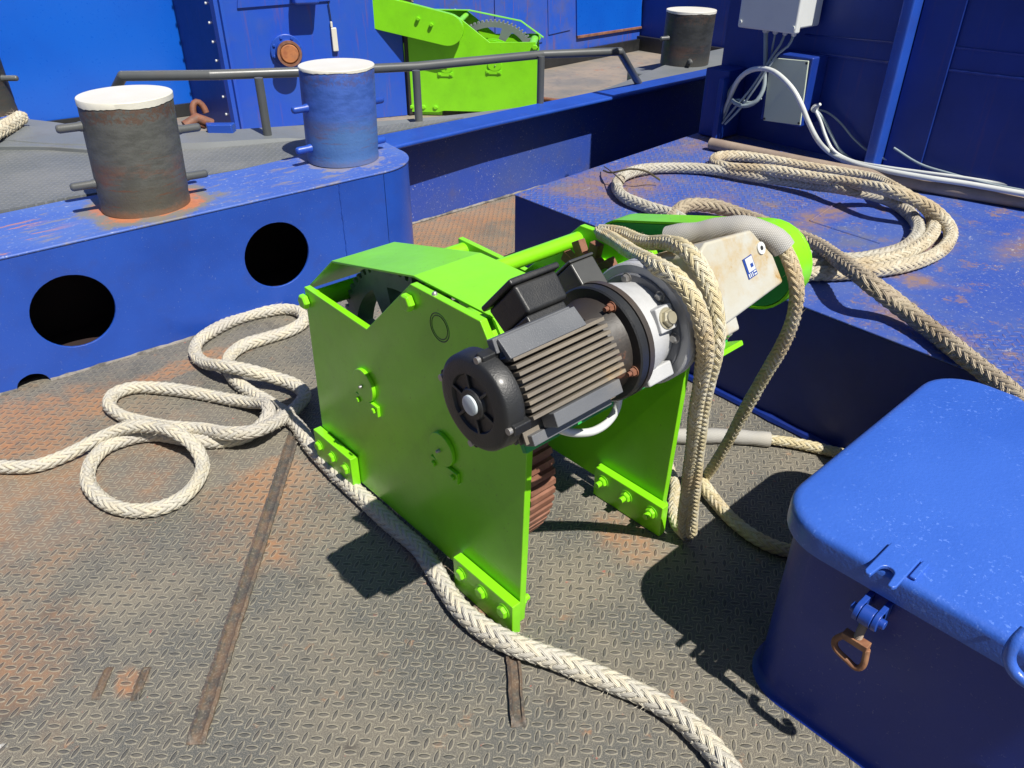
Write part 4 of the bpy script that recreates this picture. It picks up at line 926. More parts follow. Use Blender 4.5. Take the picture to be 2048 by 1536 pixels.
# ------------------------------------------------------------------ eye rope hanging over the winch gearbox
def X3(L): return [at(a, b, (2 if isinstance(c, str) else 0), (float(c) if isinstance(c, str) else c)) for a, b, c in L]
root = empty('sling_rope', (1.5, 0.9, 0.0), 'yellowish eye sling hung over the winch gearbox down to the deck, with woven chafe sleeves', 'rope')
RS = 0.0176
G1 = X3([(1202, 466, 1.50), (1222, 476, 1.43), (1262, 503, 1.24), (1310, 530, 1.125), (1350, 553, 1.105), (1383, 592, 1.105), (1402, 640, 1.115), (1410, 690, 1.135), (1404, 750, 1.18), (1392, 820, 1.25), (1384, 900, 1.34), (1374, 980, 1.42), (1366, 1040, 1.475), (1366, 1068, 1.495)])
rope('rope_leg', G1, RS, 'rope_yellow', '', parent=root, fuzz=90, pitch=9, step=0.005)
G2 = X3([(1200, 462, 1.51), (1240, 466, 1.46), (1290, 485, 1.35), (1338, 486, 1.26), (1372, 500, 1.21), (1402, 538, 1.19), (1424, 590, 1.188), (1434, 650, 1.188), (1430, 700, 1.192), (1416, 760, 1.225), (1404, 830, 1.285), (1396, 900, 1.355), (1388, 980, 1.43), (1384, 1040, 1.48), (1382, 1070, 1.50)])
rope('rope_leg', G2, RS, 'rope_yellow', '', parent=root, fuzz=90, pitch=9, step=0.005)
G3 = X3([(1335, 476, 1.42), (1400, 466, 1.44), (1470, 457, 1.46), (1525, 466, 1.485), (1560, 488, 1.50), (1580, 522, 1.51), (1593, 570, 1.52), (1588, 630, 1.55), (1565, 690, 1.59), (1530, 750, 1.63), (1490, 820, 1.67), (1455, 885, 1.71), (1425, 935, 1.745), (1405, 962, 1.765)])
rope('rope_leg', G3, RS, 'rope_yellow', '', parent=root, fuzz=90, pitch=9, step=0.005)
sp = spline([tuple(v) for v in G3[:6]], 0.012); mb = MB()
sp = sp[:-2]
mb.tube(sp, [0.0275 + 0.0025 * math.sin(i * 0.9) * math.sin(i * .37) for i in range(len(sp))], 20, caps=False); mb.done('chafe_sleeve', 'sleeve', root)
G4 = Z([(1382, 945, .045), (1400, 962, .04), (1425, 995, .023), (1460, 1035, .022), (1500, 1068, .022), (1545, 1092, .022), (1600, 1105, .022), (1700, 1108, .022), (1800, 1100, .022)])
rope('rope_leg', G4, 0.0215, 'rope_yellow', '', parent=root, fuzz=90, pitch=9, step=0.005)
G5 = Z([(1250, 862, .025), (1350, 872, .025), (1450, 872, .025), (1540, 879, .025), (1600, 888, .023), (1665, 903, .022), (1760, 925, .022)])
rope('rope_leg', G5, 0.019, 'rope_yellow', '', parent=root, fuzz=90, pitch=9, step=0.005)
sp = spline([tuple(v) for v in G5[:4]], 0.012); mb = MB(); mb.tube(sp, [0.026 + 0.001 * math.sin(i) for i in range(len(sp))], 20, caps=False); mb.done('chafe_sleeve', 'sleeve', root)
G6 = X3([(1376, 1074, 1.50), (1352, 1046, '.03'), (1346, 1010, '.03'), (1350, 975, '.03'), (1340, 940, '.03'), (1330, 905, '.03')])
rope('rope_leg', G6, RS, 'rope_yellow', '', parent=root, fuzz=200, pitch=9, step=0.005)

# ------------------------------------------------------------------ blue storage box lower right
root = empty('storage_box', (1.6, 0.0, 0), 'blue steel storage box with hammered rounded lid at the lower right', 'storage box')
def rrect(x0, x1, y0, y1, r, n=8):
    o = []
    for cx, cy, a0 in ((x1 - r, y1 - r, 0), (x0 + r, y1 - r, 90), (x0 + r, y0 + r, 180), (x1 - r, y0 + r, 270)):
        for i in range(n + 1):
            a = math.radians(a0 + 90 * i / n); o.append((cx + r * math.cos(a), cy + r * math.sin(a)))
    return o
def ringstack(mb, rings, captop=True, capbot=True):
    prev = None; first = None
    for pts, z in rings:
        vs = [mb.b.verts.new((x, y, z)) for x, y in pts]
        if prev:
            for i in range(len(vs)): j = (i + 1) % len(vs); mb.b.faces.new([prev[i], prev[j], vs[j], vs[i]])
        else: first = vs
        prev = vs
    if captop: mb.b.faces.new(prev)
    if capbot: mb.b.faces.new(list(reversed(first)))
def rr(e, rad): return rrect(1.248 - e, 2.055 + e, -0.75 - e, 0.522 + e, rad + e)
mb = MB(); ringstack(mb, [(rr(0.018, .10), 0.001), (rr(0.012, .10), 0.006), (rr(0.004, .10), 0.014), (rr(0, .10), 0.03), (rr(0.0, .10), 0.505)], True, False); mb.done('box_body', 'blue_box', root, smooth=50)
mb = MB(); top = 0.533
def rl(e): return rrect(1.226 - e, 2.08 + e, -0.78 - e, 0.546 + e, .125 + e)
ringstack(mb, [(rl(-0.008), 0.470), (rl(0), 0.473), (rl(0), top - 0.018), (rl(-0.0015), top - 0.0105), (rl(-0.0055), top - 0.005), (rl(-0.012), top - 0.0015), (rl(-0.020), top)], True, True)
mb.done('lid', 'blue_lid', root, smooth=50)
# latch hook plate on lid and toggle below
def latch(yc):
    mb = MB(); pl_ = []
    # slotted hook plate in lid plane, local u along Y, v outward (-X)
    def uv(u, v): return (1.245 - v, yc + u)
    out = [(-0.030, -0.055), (0.030, -0.055), (0.030, 0.052), (0.026, 0.060), (0.016, 0.060)] + [(0.013 * math.cos(a), 0.030 - 0.016 * math.sin(a)) for a in [PI * i / 10 for i in range(11)]] + [(-0.016, 0.060), (-0.026, 0.060), (-0.030, 0.052)]
    mb.prism([uv(*p) for p in out], 2, top + 0.0005, top + 0.010)
    o = mb.done('hook_plate', 'blue_lid', root, bevel=0.003)
    mb = MB()
    sgn = 1
    mb.box(1.24, 1.30, yc - 0.045, yc - 0.032, top, top + 0.007); mb.done('rib', 'blue_lid', root, bevel=0.003)
    tg = MB(); zc = 0.435; xc = 1.20
    for s in (-1, 1):
        tg.cyl((xc + 0.0, yc + s * 0.013, zc), (xc, yc + s * 0.024, zc), 0.021, n=20)
        tg.box(xc, 1.245, yc + min(s * 0.013, s * 0.024), yc + max(s * 0.013, s * 0.024), zc - 0.02, zc + 0.02)
    tg.cyl((xc, yc - 0.034, zc), (xc, yc + 0.034, zc), 0.010, n=14)
    t_ = tg.done('hinge_lugs', 'blue', root, bevel=0.002)
    tg = MB(); tg.cyl((xc - 0.002, yc - 0.012, zc), (xc - 0.002, yc + 0.012, zc), 0.020, n=20); tg.done('swing_eye', 'blue', t_, bevel=0.002)
    tg = MB(); prof = []
    for i in range(28): prof.append((0.016 + i * 0.0019, 0.0085 if i % 2 else 0.0072))
    tg.lathe((xc - 0.002, yc, zc), (-0.04, 0.05, -1), prof, 14); tg.done('threaded_rod', 'rustpale', t_)
    tg = MB(); b0 = Vector((xc - 0.006, yc + 0.004, zc - 0.070))
    tg.box(-0.010, 0.010, -0.026, 0.026, -0.008, 0.008, Matrix.Translation(b0))
    loop = [b0 + Vector((0, 0.022, -0.002)), b0 + Vector((-0.002, 0.036, -0.030)), b0 + Vector((-0.004, 0.030, -0.046)), b0 + Vector((-0.004, 0.0, -0.058)), b0 + Vector((-0.004, -0.018, -0.062)), b0 + Vector((-0.003, -0.027, -0.050)), b0 + Vector((0, -0.024, -0.004))]
    tg.tube(spline([tuple(v) for v in loop], 0.004), 0.0068, 10); tg.done('pull_ring', 'rustcap2', t_, bevel=0.002)
M['rustcap2'] = paint('brown_rusted_ring', (0.20, 0.085, 0.045), (0.33, 0.17, 0.09), rough=0.6, coat=0.0, dirt=0.5, bumps=0.8, orange=140, vscale=25)
latch(0.293)
mb = MB(); hl = [at(2052, 1262, 0, 1.205), at(2030, 1285, 0, 1.185), at(2018, 1315, 0, 1.18), at(2030, 1345, 0, 1.18), at(2060, 1368, 0, 1.18), at(2100, 1370, 0, 1.19), at(2125, 1330, 0, 1.205)]
mb.tube(spline([tuple(v) for v in hl], 0.006), 0.0105, 14); mb.done('lifting_handle', 'blue_lid', root)

# unseen wall added behind the camera to cut sky fill on shaded faces
root = empty('sky_block_wall', (-2.9, -0.5, 0), 'added dark blue wall, unseen behind the camera, that blocks sky light', 'deckhouse')
mb = MB(); mb.box(-3.1, -2.9, -3.1, 2.9, 0.0, 4.6); mb.done('wall_plate', 'navy', root)

rope('mooring_rope', [atz(-120, 330, .58), atz(-60, 300, .585), atz(-10, 268, .59), atz(44, 234, .60)], 0.036, 'rope_tan', 'frayed end of a cream rope at the foot of the left edge bollard', fuzz=2500, fl=1.8)
# ------------------------------------------------------------------ mooring winch
WO = Vector((1.2, 1.45, 0.0))
winch = empty('deck_winch', WO, 'near lime green deck winch with a black electric motor and grey gearbox', 'winch', 'lime green deck winches')
PROF = [(0.982, 0.045), (0.972, 0.62), (1.118, 0.846), (1.365, 0.846), (1.585, 0.645), (1.905, 0.650), (1.935, 0.10), (1.74, 0.045)]
PROF = [(0.985, 0.03), (0.968, 0.62), (1.118, 0.846), (1.368, 0.846), (1.585, 0.642), (1.908, 0.652), (1.932, 0.08), (1.92, 0.045), (1.24, 0.045), (1.20, 0.03)]
for x0, x1 in ((0.930, 0.950), (1.500, 1.520)):
    mb = MB(); mb.prism(PROF, 0, x0, x1); sp_ = mb.done('side_plate', 'green', winch, bevel=0.0025)
# foot bars with three bolts each
def foot(x0, x1, y0, y1, zh, side, nuts):
    mb = MB(); mb.box(x0, x1, y0, y1, 0.002, zh); o = mb.done('foot_bar', 'green', winch, bevel=0.003)
    L = y1 - y0
    for k in range(3):
        y = y0 + L * (0.14 + 0.36 * k); x = x0 if side < 0 else x1
        mb = MB(); mb.hexbolt((x, y, zh * 0.66), (side, 0, 0), 0.0175, 0.013, True, nuts, ph=0.2 * k); mb.done('bolt', 'green', o, bevel=0.001)
foot(0.900, 0.928, 0.978, 1.215, 0.112, -1, False)
foot(0.900, 0.928, 1.715, 1.935, 0.150, -1, False)
foot(1.470, 1.498, 0.960, 1.225, 0.112, -1, True)
foot(1.470, 1.498, 1.715, 1.935, 0.140, -1, True)
for y in (1.0, 1.09, 1.18):
    mb = MB(); mb.hexbolt((1.520, y, 0.075), (1, 0, 0), 0.0175, 0.013); mb.done('bolt', 'green', winch, bevel=0.001)
    mb = MB(); mb.hexbolt((0.950, y + .005, 0.075), (1, 0, 0), 0.0165, 0.012, True, True); mb.done('bolt', 'green', winch, bevel=0.001)
# bearing caps on both outer faces
for X, s in ((0.930, -1), (1.520, 1)):
    for (y, z, r) in ((1.619, 0.455, 0.050), (1.270, 0.428, 0.048)):
        mb = MB(); mb.cyl((X, y, z), (X + s * 0.012, y, z), r, n=36); cap = mb.done('bearing_cap', 'green', winch, bevel=0.0025)
        mb = MB(); mb.box(min(X, X + s * 0.010), max(X, X + s * 0.010), y - 0.062, y + 0.048, z - 0.078, z - 0.044); kp = mb.done('keeper_plate', 'green', winch, bevel=0.002)
        for q in (-0.046, 0.032):
            mb = MB(); mb.hexbolt((X + s * 0.010, y + q, z - 0.061), (s, 0, 0), 0.009, 0.008, False); mb.done('bolt', 'green', kp)
        mb = MB(); mb.lathe((X + s * 0.012, y + 0.004, z - 0.004), (s, 0, 0), [(0, 0.005), (0.008, 0.0045), (0.010, 0.003)], 12); mb.done('grease_nipple', 'steel', cap)
# marked ring (thin scored circle)
mb = MB()
def torus(mb, c, R_, r_, n=48, m_=6):
    c = Vector(c); rings = []
    for i in range(n):
        a = 2 * PI * i / n; o_ = Vector((0, math.cos(a), math.sin(a)))
        rings.append([mb.b.verts.new(c + o_ * (R_ + r_ * math.cos(2 * PI * j / m_)) + Vector((r_ * 0.5 * math.sin(2 * PI * j / m_), 0, 0))) for j in range(m_)])
    for i in range(n):
        A, B = rings[i], rings[(i + 1) % n]
        for j in range(m_): mb.b.faces.new([A[j], A[(j + 1) % m_], B[(j + 1) % m_], B[j]])
torus(mb, (0.9295, 1.262, 0.774), 0.035, 0.0014); torus(mb, (0.9295, 1.262, 0.774), 0.029, 0.0012)
mb.done('scored_ring', 'green_line', winch)
# plate-end lugs where the tie rods come through
for X, s in ((0.930, -1), (1.520, 1)):
    for (y, z) in ((1.902, 0.610), (1.372, 0.800)):
        mb = MB(); mb.hexbolt((X, y, z), (s, 0, 0), 0.023, 0.020, False, ph=0.52); mb.done('tie_rod_nut', 'green', winch, bevel=0.002)
for (y, z, r) in ((1.880, 0.615, 0.028), (1.372, 0.806, 0.0205)):
    mb = MB(); mb.cyl((0.948, y, z), (1.502, y, z), r, n=28); mb.done('tie_rod', 'green', winch)
# bent gear cover
cp = [(1.945, 0.628), (1.776, 0.766), (1.392, 0.851), (1.108, 0.851)]
mb = MB(); up_ = cp; dn_ = [(y - 0.0005, z - 0.006) for y, z in cp]
mb.prism(up_ + list(reversed(dn_)), 0, 0.957, 1.165); 
cov = mb.done('gear_cover', 'green', winch, bevel=0.0012, smooth=5)
mb = MB(); mb.prism([(1.118, 0.853), (1.100, 0.843), (0.972, 0.66), (0.984, 0.66)], 0, 0.957, 1.165); mb.done('cover_front', 'green_dark2', winch)
mb = MB(); mb.lathe((0.938, 1.285, 0.846), (0, 0, 1), [(0, 0.007), (0.004, 0.006), (0.007, 0.003)], 12); mb.done('grease_nipple', 'steel', winch)
# gears and drum
def gearprof(R_, dep, n, yc, zc, duty=0.45):
    P = []
    for i in range(n):
        for (f, r) in ((0.0, R_ - dep), (0.5 - duty / 2 - 0.07, R_ - dep), (0.5 - duty / 2 + 0.04, R_), (0.5 + duty / 2 - 0.04, R_), (0.5 + duty / 2 + 0.07, R_ - dep)):
            a = 2 * PI * (i + f) / n; P.append((yc + r * math.cos(a), zc + r * math.sin(a)))
    return P
yc, zc = 1.575, 0.455
def arcw(a0, a1, r0, r1, n=8):
    return [(yc + r1 * math.cos(math.radians(a0 + (a1 - a0) * i / n)), zc + r1 * math.sin(math.radians(a0 + (a1 - a0) * i / n))) for i in range(n + 1)] + \
           [(yc + r0 * math.cos(math.radians(a1 - (a1 - a0) * i / n)), zc + r0 * math.sin(math.radians(a1 - (a1 - a0) * i / n))) for i in range(n + 1)]
mb = MB(); mb.prism(gearprof(0.325, 0.018, 64, yc, zc), 0, 1.04, 1.10, holes=[arcw(k * 60 + 15, k * 60 + 57, 0.10, 0.262) for k in range(6)])
gw = mb.done('gear_wheel', 'gear', winch, smooth=25)
mb = MB(); mb.lathe((0.951, yc, zc), (1, 0, 0), [(0, 0.06), (0.2, 0.06)], 24); mb.done('hub', 'gear', gw)
mb = MB(); mb.prism(gearprof(0.292, 0.010, 66, 1.270, 0.428, 0.6), 0, 0.956, 1.036, holes=[]); mb.done('pinion_wheel', 'rust', winch, smooth=25)
mb = MB(); mb.lathe((1.12, yc, zc), (1, 0, 0), [(0, 0.17), (0.012, 0.17), (0.013, 0.12), (0.33, 0.12), (0.331, 0.20), (0.345, 0.20)], 48); mb.done('drum', 'green', winch)
def clutch():
    c = Vector((1.40, 1.27, 0.745)); mb = MB()
    P = gearprof(0.102, 0.036, 9, c.y, c.z, 0.5); mb.prism(P, 0, 1.43, 1.455); mb.done('dog_wheel', 'rust', winch, smooth=25, bevel=0.002)
    mb = MB(); mb.lathe((1.36, c.y, c.z), (1, 0, 0), [(0, 0.035), (0.14, 0.035)], 20); mb.done('shaft', 'green', winch)
clutch()
# cross tube below the dog wheel
mb = MB(); mb.cyl((0.96, 1.20, 0.775), (1.50, 1.20, 0.775), 0.018, n=20); mb.done('cross_tube', 'green', winch)
mb = MB(); mb.prism([(1.12, 0.60), (1.32, 0.60), (1.32, 0.68), (1.12, 0.75)], 0, 1.18, 1.19); mb.done('gusset', 'green', winch)

# gearmotor: everything turned about the motor axis
PH = math.radians(28); UP = Vector((0, math.sin(PH), math.cos(PH))); NN = Vector((0, -math.cos(PH), math.sin(PH))); AX = Vector((0, 0.845, 0.880))
def G(x, u, n): return Vector((x, 0, 0)) + AX + UP * u + NN * n
GM = Matrix.Translation(AX) @ Matrix((Vector((1, 0, 0)), NN, UP)).transposed().to_4x4()       # local (x, n, u)
mb = MB(); mb.lathe(G(0.715, 0, 0), (1, 0, 0), [(0, 0.072), (0.0, 0.077), (0.245, 0.077), (0.252, 0.088), (0.275, 0.088)], 40)
motor = mb.done('motor', 'motor', winch)
# cooling fins on all four quarters
mb = MB()
for side in (1, -1):
    for i in range(9):
        u = -0.046 + i * 0.0128; r0 = math.sqrt(0.078 ** 2 - u * u) - 0.004; r1 = 0.094 - 0.12 * u * u / 0.08
        a, b = (r0, r1) if side == 1 else (-r1, -r0)
        mb.box(0.728, 0.958 - 0.0015 * i, a, b, u - 0.0034, u + 0.0034, GM)
for i in range(7):
    n = -0.045 + i * 0.015; r0 = math.sqrt(0.078 ** 2 - n * n) - 0.004
    mb.box(0.728, 0.955, n - 0.0024, n + 0.0024, -0.095, -r0, GM)
mb.done('cooling_fins', 'motorfin', motor, bevel=0.0007, seg=1)
# flat pads
for nm, b in (('mounting_pad', (0.716, 0.895, 0.050, 0.068, 0.072, 0.098)), ('mounting_pad', (0.765, 0.930, 0.060, 0.098, -0.078, -0.052))):
    mb = MB(); mb.box(*b, GM) if False else None
    x0, x1, n0, n1, u0, u1 = b
    mb.box(x0, x1, n0, n1, u0, u1, GM); mb.done(nm, 'pad', motor, bevel=0.002)
mb = MB(); mb.prism([(0.060, 0.068), (0.095, 0.060), (0.098, 0.064), (0.066, 0.098), (0.03, 0.104), (0.02, 0.08)], 0, 0, 0.18) if False else None
pad = [G(0.722, 0.060, 0.092), G(0.722, 0.096, 0.074), G(0.722, 0.092, 0.066), G(0.722, 0.056, 0.082)]
a_ = [mb.b.verts.new(v) for v in pad]; b_ = [mb.b.verts.new(v + Vector((0.178, 0, 0))) for v in pad]
mb.b.faces.new(a_); mb.b.faces.new(list(reversed(b_)))
for i in range(4): j = (i + 1) % 4; mb.b.faces.new([a_[i], a_[j], b_[j], b_[i]])
mb.done('rating_plate_pad', 'pad', motor, bevel=0.0015)
mb = MB(); mb.box(0.735, 0.930, 0.030, 0.060, -0.100, -0.080, GM); mb.done('foot_rail', 'pad', motor, bevel=0.002)
# end shield with fan cover
mb = MB(); mb.lathe(G(0.680, 0, 0), (1, 0, 0), [(0, 0.001), (0, 0.027), (0.003, 0.029), (0.007, 0.031), (0.007, 0.052), (0.002, 0.055), (0.002, 0.079), (0.0045, 0.086), (0.008, 0.089), (0.036, 0.091), (0.038, 0.086), (0.044, 0.086)], 48, caps=False)
es = mb.done('end_shield', 'black', motor)
for k in range(6):
    a = PI / 3 * k + 0.2; e = UP * math.cos(a) + NN * math.sin(a); f = UP * -math.sin(a) + NN * math.cos(a); mb = MB()
    mb.box(0.001, 0.008, -0.0028, 0.0028, 0.027, 0.056, orient(G(0.681, 0, 0), Vector((1, 0, 0)), f, e)); mb.done('rib', 'black', es, bevel=0.001)
mb = MB(); mb.lathe(G(0.679, 0.0, 0), (-1, 0, 0), [(0, 0.0185), (0.004, 0.018), (0.0055, 0.014)], 28); mb.done('centre_plug', 'plugc', es)
for a in (35, 125, 215, 305):
    ca = math.radians(a); e = UP * math.cos(ca) + NN * math.sin(ca); f = UP * -math.sin(ca) + NN * math.cos(ca); mb = MB()
    mb.box(0.0, 0.038, -0.010, 0.010, 0.078, 0.098, orient(G(0.690, 0, 0), Vector((1, 0, 0)), f, e)); mb.done('lug', 'black', es, bevel=0.003)
for a in (35, 125, 215, 305):
    ca = math.radians(a); e = UP * math.cos(ca) + NN * math.sin(ca); mb = MB(); mb.cyl(G(0.691, 0, 0) + e * 0.089, G(0.683, 0, 0) + e * 0.089, 0.0062, n=16); mb.done('bolt', 'steel', es)
# terminal box
PB = math.radians(47); UPB = Vector((0, math.sin(PB), math.cos(PB))); NNB = Vector((0, -math.cos(PB), math.sin(PB)))
def GB(x, u, n): return Vector((x, 0, 0)) + AX + UPB * u + NNB * n
def frus(mb, x0, x1, n0, n1, u0, u1, gx, gn, G=GB):
    P = [G(x, u0 if k == 0 else u1, n) for k in (0, 1) for (x, n) in ((x0 - gx * k, n0 - gn * k), (x1 + gx * k, n0 - gn * k), (x1 + gx * k, n1 + gn * k), (x0 - gx * k, n1 + gn * k))]
    mb.quadlist(P, [(0, 3, 2, 1), (4, 5, 6, 7), (0, 1, 5, 4), (1, 2, 6, 5), (2, 3, 7, 6), (3, 0, 4, 7)])
mb = MB(); frus(mb, 0.836, 0.932, -0.030, 0.050, 0.066, 0.094, 0.0, 0.0); tb = mb.done('terminal_box', 'black', motor, bevel=0.004)
mb = MB(); frus(mb, 0.838, 0.938, -0.036, 0.060, 0.094, 0.150, 0.003, 0.003); mb.done('box_body', 'black', tb, bevel=0.007, seg=3)
mb = MB(); frus(mb, 0.828, 0.950, -0.046, 0.069, 0.1505, 0.162, 0.0, 0.0); frus(mb, 0.846, 0.932, -0.030, 0.052, 0.162, 0.172, -0.015, -0.02); mb.done('box_lid', 'black', tb, bevel=0.004, seg=3)
# motor flange and gearbox
mb = MB(); mb.lathe(G(0.985, 0, 0), (1, 0, 0), [(0, 0.088), (0.0, 0.113), (0.003, 0.116), (0.020, 0.116), (0.022, 0.114)], 56); fl = mb.done('motor_flange', 'black', winch)
mb = MB(); mb.lathe(G(1.0075, 0, 0), (1, 0, 0), [(0, 0.113), (0, 0.1175), (0.013, 0.1175), (0.015, 0.114)], 56); mb.done('flange_ring', 'blackrust2', fl)
mb = MB(); mb.lathe(G(0.935, 0, 0), (1, 0, 0), [(0, 0.080), (0.03, 0.088), (0.051, 0.095)], 40); mb.done('bell_housing', 'blackrust', fl)
for a, mt in ((48, 'rustbolt'), (-42, 'steel'), (125, 'rustbolt'), (222, 'steel')):
    ca = math.radians(a); e = UP * math.cos(ca) + NN * math.sin(ca); mb = MB(); mb.hexbolt(G(0.985, 0, 0) + e * 0.101, (-1, 0, 0), 0.0085, 0.011, True, True); mb.done('bolt', mt, fl)
mb = MB(); mb.lathe(G(1.023, 0, 0), (1, 0, 0), [(0, 0.100), (0.004, 0.104), (0.030, 0.104), (0.075, 0.092), (0.104, 0.092)], 48); gb = mb.done('gearbox', 'alu', winch)
mb = MB(); mb.lathe(G(1.104, 0, 0), (1, 0, 0), [(0, 0.090), (0.0, 0.106), (0.002, 0.108), (0.008, 0.108)], 56); mb.done('dark_ring', 'aludark', gb)
mb = MB(); mb.lathe(G(1.110, 0, 0), (1, 0, 0), [(0, 0.09), (0, 0.124), (0.003, 0.127), (0.020, 0.127), (0.0205, 0.1245), (0.025, 0.1245), (0.0255, 0.127), (0.040, 0.127), (0.043, 0.123), (0.0435, 0.06)], 64); mb.done('outer_flange', 'alu', gb)
for a in (10, 60, 110, 160, 230, 300):
    ca = math.radians(a); e = UP * math.cos(ca) + NN * math.sin(ca); mb = MB(); mb.hexbolt(G(1.104, 0, 0) + e * 0.099, (-1, 0, 0), 0.0088, 0.010, True); mb.done('bolt', 'steel', gb)
# boss with hexagon plug on the side facing the camera
mb = MB(); mb.box(1.052, 1.098, 0.085, 0.112, -0.012, 0.036, GM); bs = mb.done('plug_boss', 'alu', gb, bevel=0.003)
mb = MB(); mb.hexbolt(G(1.075, 0.012, 0.112), NN, 0.0165, 0.012, True); mb.lathe(G(1.075, 0.012, 0.124), NN, [(0, 0.0125), (0.003, 0.0115)], 20); mb.done('hexagon_plug', 'plugbrass', bs)
mb = MB(); mb.box(1.025, 1.10, 0.03, 0.070, -0.105, -0.075, GM); mb.done('cast_rib', 'alu', gb, bevel=0.004)
mb = MB(); mb.cyl(G(1.148, -0.02, 0.122), G(1.148, -0.02, 0.136), 0.011, n=20); mb.cyl(G(1.148, -0.02, 0.136), G(1.148, -0.02, 0.1365), 0.004, n=10); mb.done('breather_screw', 'alu', gb)
# grey angular housing with the small printed label
P0 = [(1.245, 0.10), (1.245, -0.062), (1.490, -0.036), (1.478, 0.030), (1.425, 0.100), (1.27, 0.112)]
mb = MB(); n_ = len(P0)
va = [mb.b.verts.new(G(x, u, 0.092)) for x, u in P0]; vb = [mb.b.verts.new(G(x, u * 1.0, -0.095)) for x, u in P0]
mb.b.faces.new(va); mb.b.faces.new(list(reversed(vb)))
for i in range(n_): j = (i + 1) % n_; mb.b.faces.new([va[i], va[j], vb[j], vb[i]])
hs = mb.done('gear_housing', 'gearbox', winch, bevel=0.007, seg=3)
mb = MB(); mb.box(1.25, 1.31, 0.0, 0.086, -0.085, -0.05, GM); mb.done('housing_base', 'gearbox', hs, bevel=0.006)
mb = MB(); mb.lathe(G(1.160, 0, 0), (1, 0, 0), [(0, 0.064), (0.10, 0.064)], 32); mb.done('neck', 'aludark', gb)
mb = MB(); mb.box(-.028, .028, 0.0, 0.0012, -.020, .020, GM @ Matrix.Translation((1.385, 0.0925, 0.028)) @ Matrix.Rotation(math.radians(84), 4, 'Y') @ Matrix.Diagonal((.8, 1, .85, 1))); lb = mb.done('label_plate', 'label', hs)
mb = MB(); T_ = GM @ Matrix.Translation((1.385, 0.0939, 0.028)) @ Matrix.Rotation(math.radians(84), 4, 'Y') @ Matrix.Diagonal((.8, 1, .85, 1))
for b in ((-.0255, .0255, -.0175, -.0145), ):
    pass
mb.box(-.0255, .012, 0, .0006, -.0125, .0175, T_)
mb.box(.0145, .0255, 0, .0006, -.0170, -.0130, T_); mb.box(.0145, .0255, 0, .0006, -.0095, -.0060, T_); mb.box(.0145, .0255, 0, .0006, -.0020, .0015, T_); mb.box(.0145, .018, 0, .0006, .0055, .0170, T_); mb.box(.0220, .0255, 0, .0006, .0055, .0170, T_)
mb.done('label_marks', 'labelw', lb)
mb = MB(); mb.box(-.006, .002, 0, .0008, .001, .010, GM @ Matrix.Translation((1.385, 0.0946, 0.028)) @ Matrix.Rotation(math.radians(84), 4, 'Y')); mb.done('label_letter', 'label', lb)
mb = MB(); mb.cyl(G(1.438, 0.055, 0.092), G(1.438, 0.055, 0.0955), 0.0135, n=24); bc = mb.done('side_bolt', 'plastic', hs); mb = MB(); mb.cyl(G(1.438, 0.055, 0.0955), G(1.438, 0.055, 0.0962), 0.005, n=12); mb.done('socket', 'black', bc)
for x in (1.475,):
    mb = MB(); mb.hexbolt(at(1452, 665, 0, 1.47), NN, 0.012, 0.012, True); mb.done('bolt', 'steel', hs)
mb = MB(); mb.hexbolt(G(1.20, -0.075, 0.095), (-1, 0, 0), 0.010, 0.012); mb.done('bolt', 'steel', hs)
# second small black box behind the motor flange
mb = MB(); frus(mb, 1.005, 1.068, -0.05, 0.035, 0.095, 0.158, 0, 0); sb = mb.done('brake_box', 'brakebox', winch, bevel=0.004)
mb = MB(); frus(mb, 1.003, 1.070, -0.053, 0.038, 0.1585, 0.164, 0, 0); mb.done('box_lid', 'brakebox', sb, bevel=0.003)
# mounting plate under the motor
mb = MB(); mb.box(0.815, 1.475, -0.098, -0.084, -0.152, 0.05, GM); mp = mb.done('mounting_plate', 'green_dark', winch, bevel=0.002)
mb = MB(); mb.box(0.836, 1.50, -0.112, -0.099, -0.152, -0.135, GM); mb.done('plate_edge', 'rust', mp, bevel=0.002)
mb = MB(); mb.box(1.39, 1.478, -0.10, -0.045, -0.165, -0.152, GM); mb.done('support_lug', 'green', mp, bevel=0.003)
for y0, x0, x1 in ((0.0, 1.41, 1.498),):
    mb = MB(); mb.box(1.36, 1.498, 0.90, 0.985, 0.66, 0.70); mb.done('bracket', 'green', mp, bevel=0.002)
mb = MB(); mb.box(0.952, 1.05, 0.90, 0.99, 0.71, 0.74); mb.done('bracket', 'green', mp, bevel=0.002)
# looped cable under the motor
cb = [(1098, 838), (1108, 851), (1130, 862), (1160, 866), (1190, 861), (1215, 845), (1231, 822), (1237, 795), (1236, 775)]
mb = MB(); mb.tube(spline([tuple(at(a, b, 1, 0.815)) for a, b in cb], 0.006), 0.0085, 12); mb.done('cable', 'cable', winch)
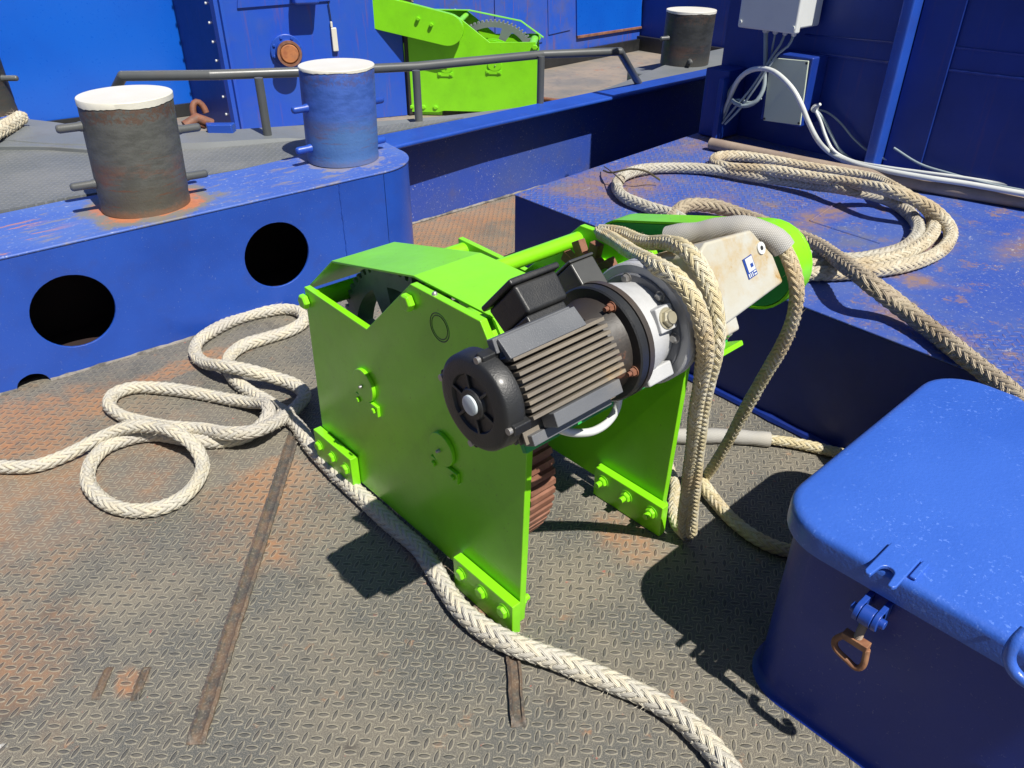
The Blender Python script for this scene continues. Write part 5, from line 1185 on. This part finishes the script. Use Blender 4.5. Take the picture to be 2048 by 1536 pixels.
# belt guard: rounded tray, back plate and rim
c1 = (0.866, 0.862); c2 = (1.275, 0.768)
def stadium(r1, r2, n=14):
    dx, dz = c2[0] - c1[0], c2[1] - c1[1]; L = math.hypot(dx, dz); th = math.atan2(dz, dx)
    P = []
    for i in range(n + 1):
        a = th + PI / 2 + PI * i / n; P.append((c1[0] + r1 * math.cos(a), c1[1] + r1 * math.sin(a)))
    for i in range(n + 1):
        a = th - PI / 2 + PI * i / n; P.append((c2[0] + r2 * math.cos(a), c2[1] + r2 * math.sin(a)))
    return P
so_ = stadium(0.102, 0.098)
mb = MB(); mb.prism(so_, 0, 1.642, 1.650); bgd = mb.done('belt_guard', 'green', winch, bevel=0.0015, smooth=30)
inn = [(c1[0] + (y - c1[0]) * 0.955, z) for y, z in so_]
si_ = stadium(0.096, 0.092)
mb = MB(); n = len(so_)
rings = [[mb.b.verts.new((x, y, z)) for y, z in P] for x, P in ((1.641, so_), (1.572, so_), (1.572, si_), (1.641, si_))]
for k in range(3):
    for i in range(n): j = (i + 1) % n; mb.b.faces.new([rings[k][i], rings[k][j], rings[k + 1][j], rings[k + 1][i]])
mb.done('guard_rim', 'green', bgd, smooth=30)
mb = MB(); mb.prism(stadium(0.094, 0.090), 0, 1.574, 1.580, holes=[]); mb.done('guard_back', 'green_dark', bgd)
for (y, z) in ((1.10, 0.835), (1.18, 0.80)):
    mb = MB(); mb.hexbolt((1.650, y, z), (1, 0, 0), 0.012, 0.03, False); mb.done('bolt', 'green', bgd)
mb = MB(); mb.cyl((1.50, c1[0], c1[1]), (1.60, c1[0], c1[1]), 0.03, n=20); mb.done('output_shaft', 'rust', bgd)

# the far winch: the same machine, turned and somewhat longer
w2 = copy_tree(winch)
w2['label'] = 'far lime green deck winch behind the handrail with large grey toothed gear in view'
ang = math.radians(-47 - 90); w2.rotation_euler = (0, 0, ang); w2.scale = (0.85, 1.18, 0.93)
for o in [x for x in bpy.data.objects if x.parent == w2 and x.name.startswith('belt_guard')]:
    cw = Vector((1.61, 1.05, 0.81)); sc_ = Vector((1.0, 1.12, 1.32)); o.scale = sc_; o.location = (cw - WO) - Vector((cw.x * sc_.x, cw.y * sc_.y, cw.z * sc_.z))
for o in [x for x in bpy.data.objects if x.parent == w2 and (x.name.startswith('gear_cover') or x.name.startswith('cover_front'))]:
    o.scale = (0.35, 1, 1); o.location = Vector((0.957 * 0.65, 0, 0)) - WO
off = Matrix.Rotation(ang, 3, 'Z') @ Vector((0.32 * 0.85, -0.475 * 1.18, 0))
w2.location = Vector((4.03, 5.765, 0.0)) - off

for o in bpy.data.objects:
    if 'org' in o: del o['org']
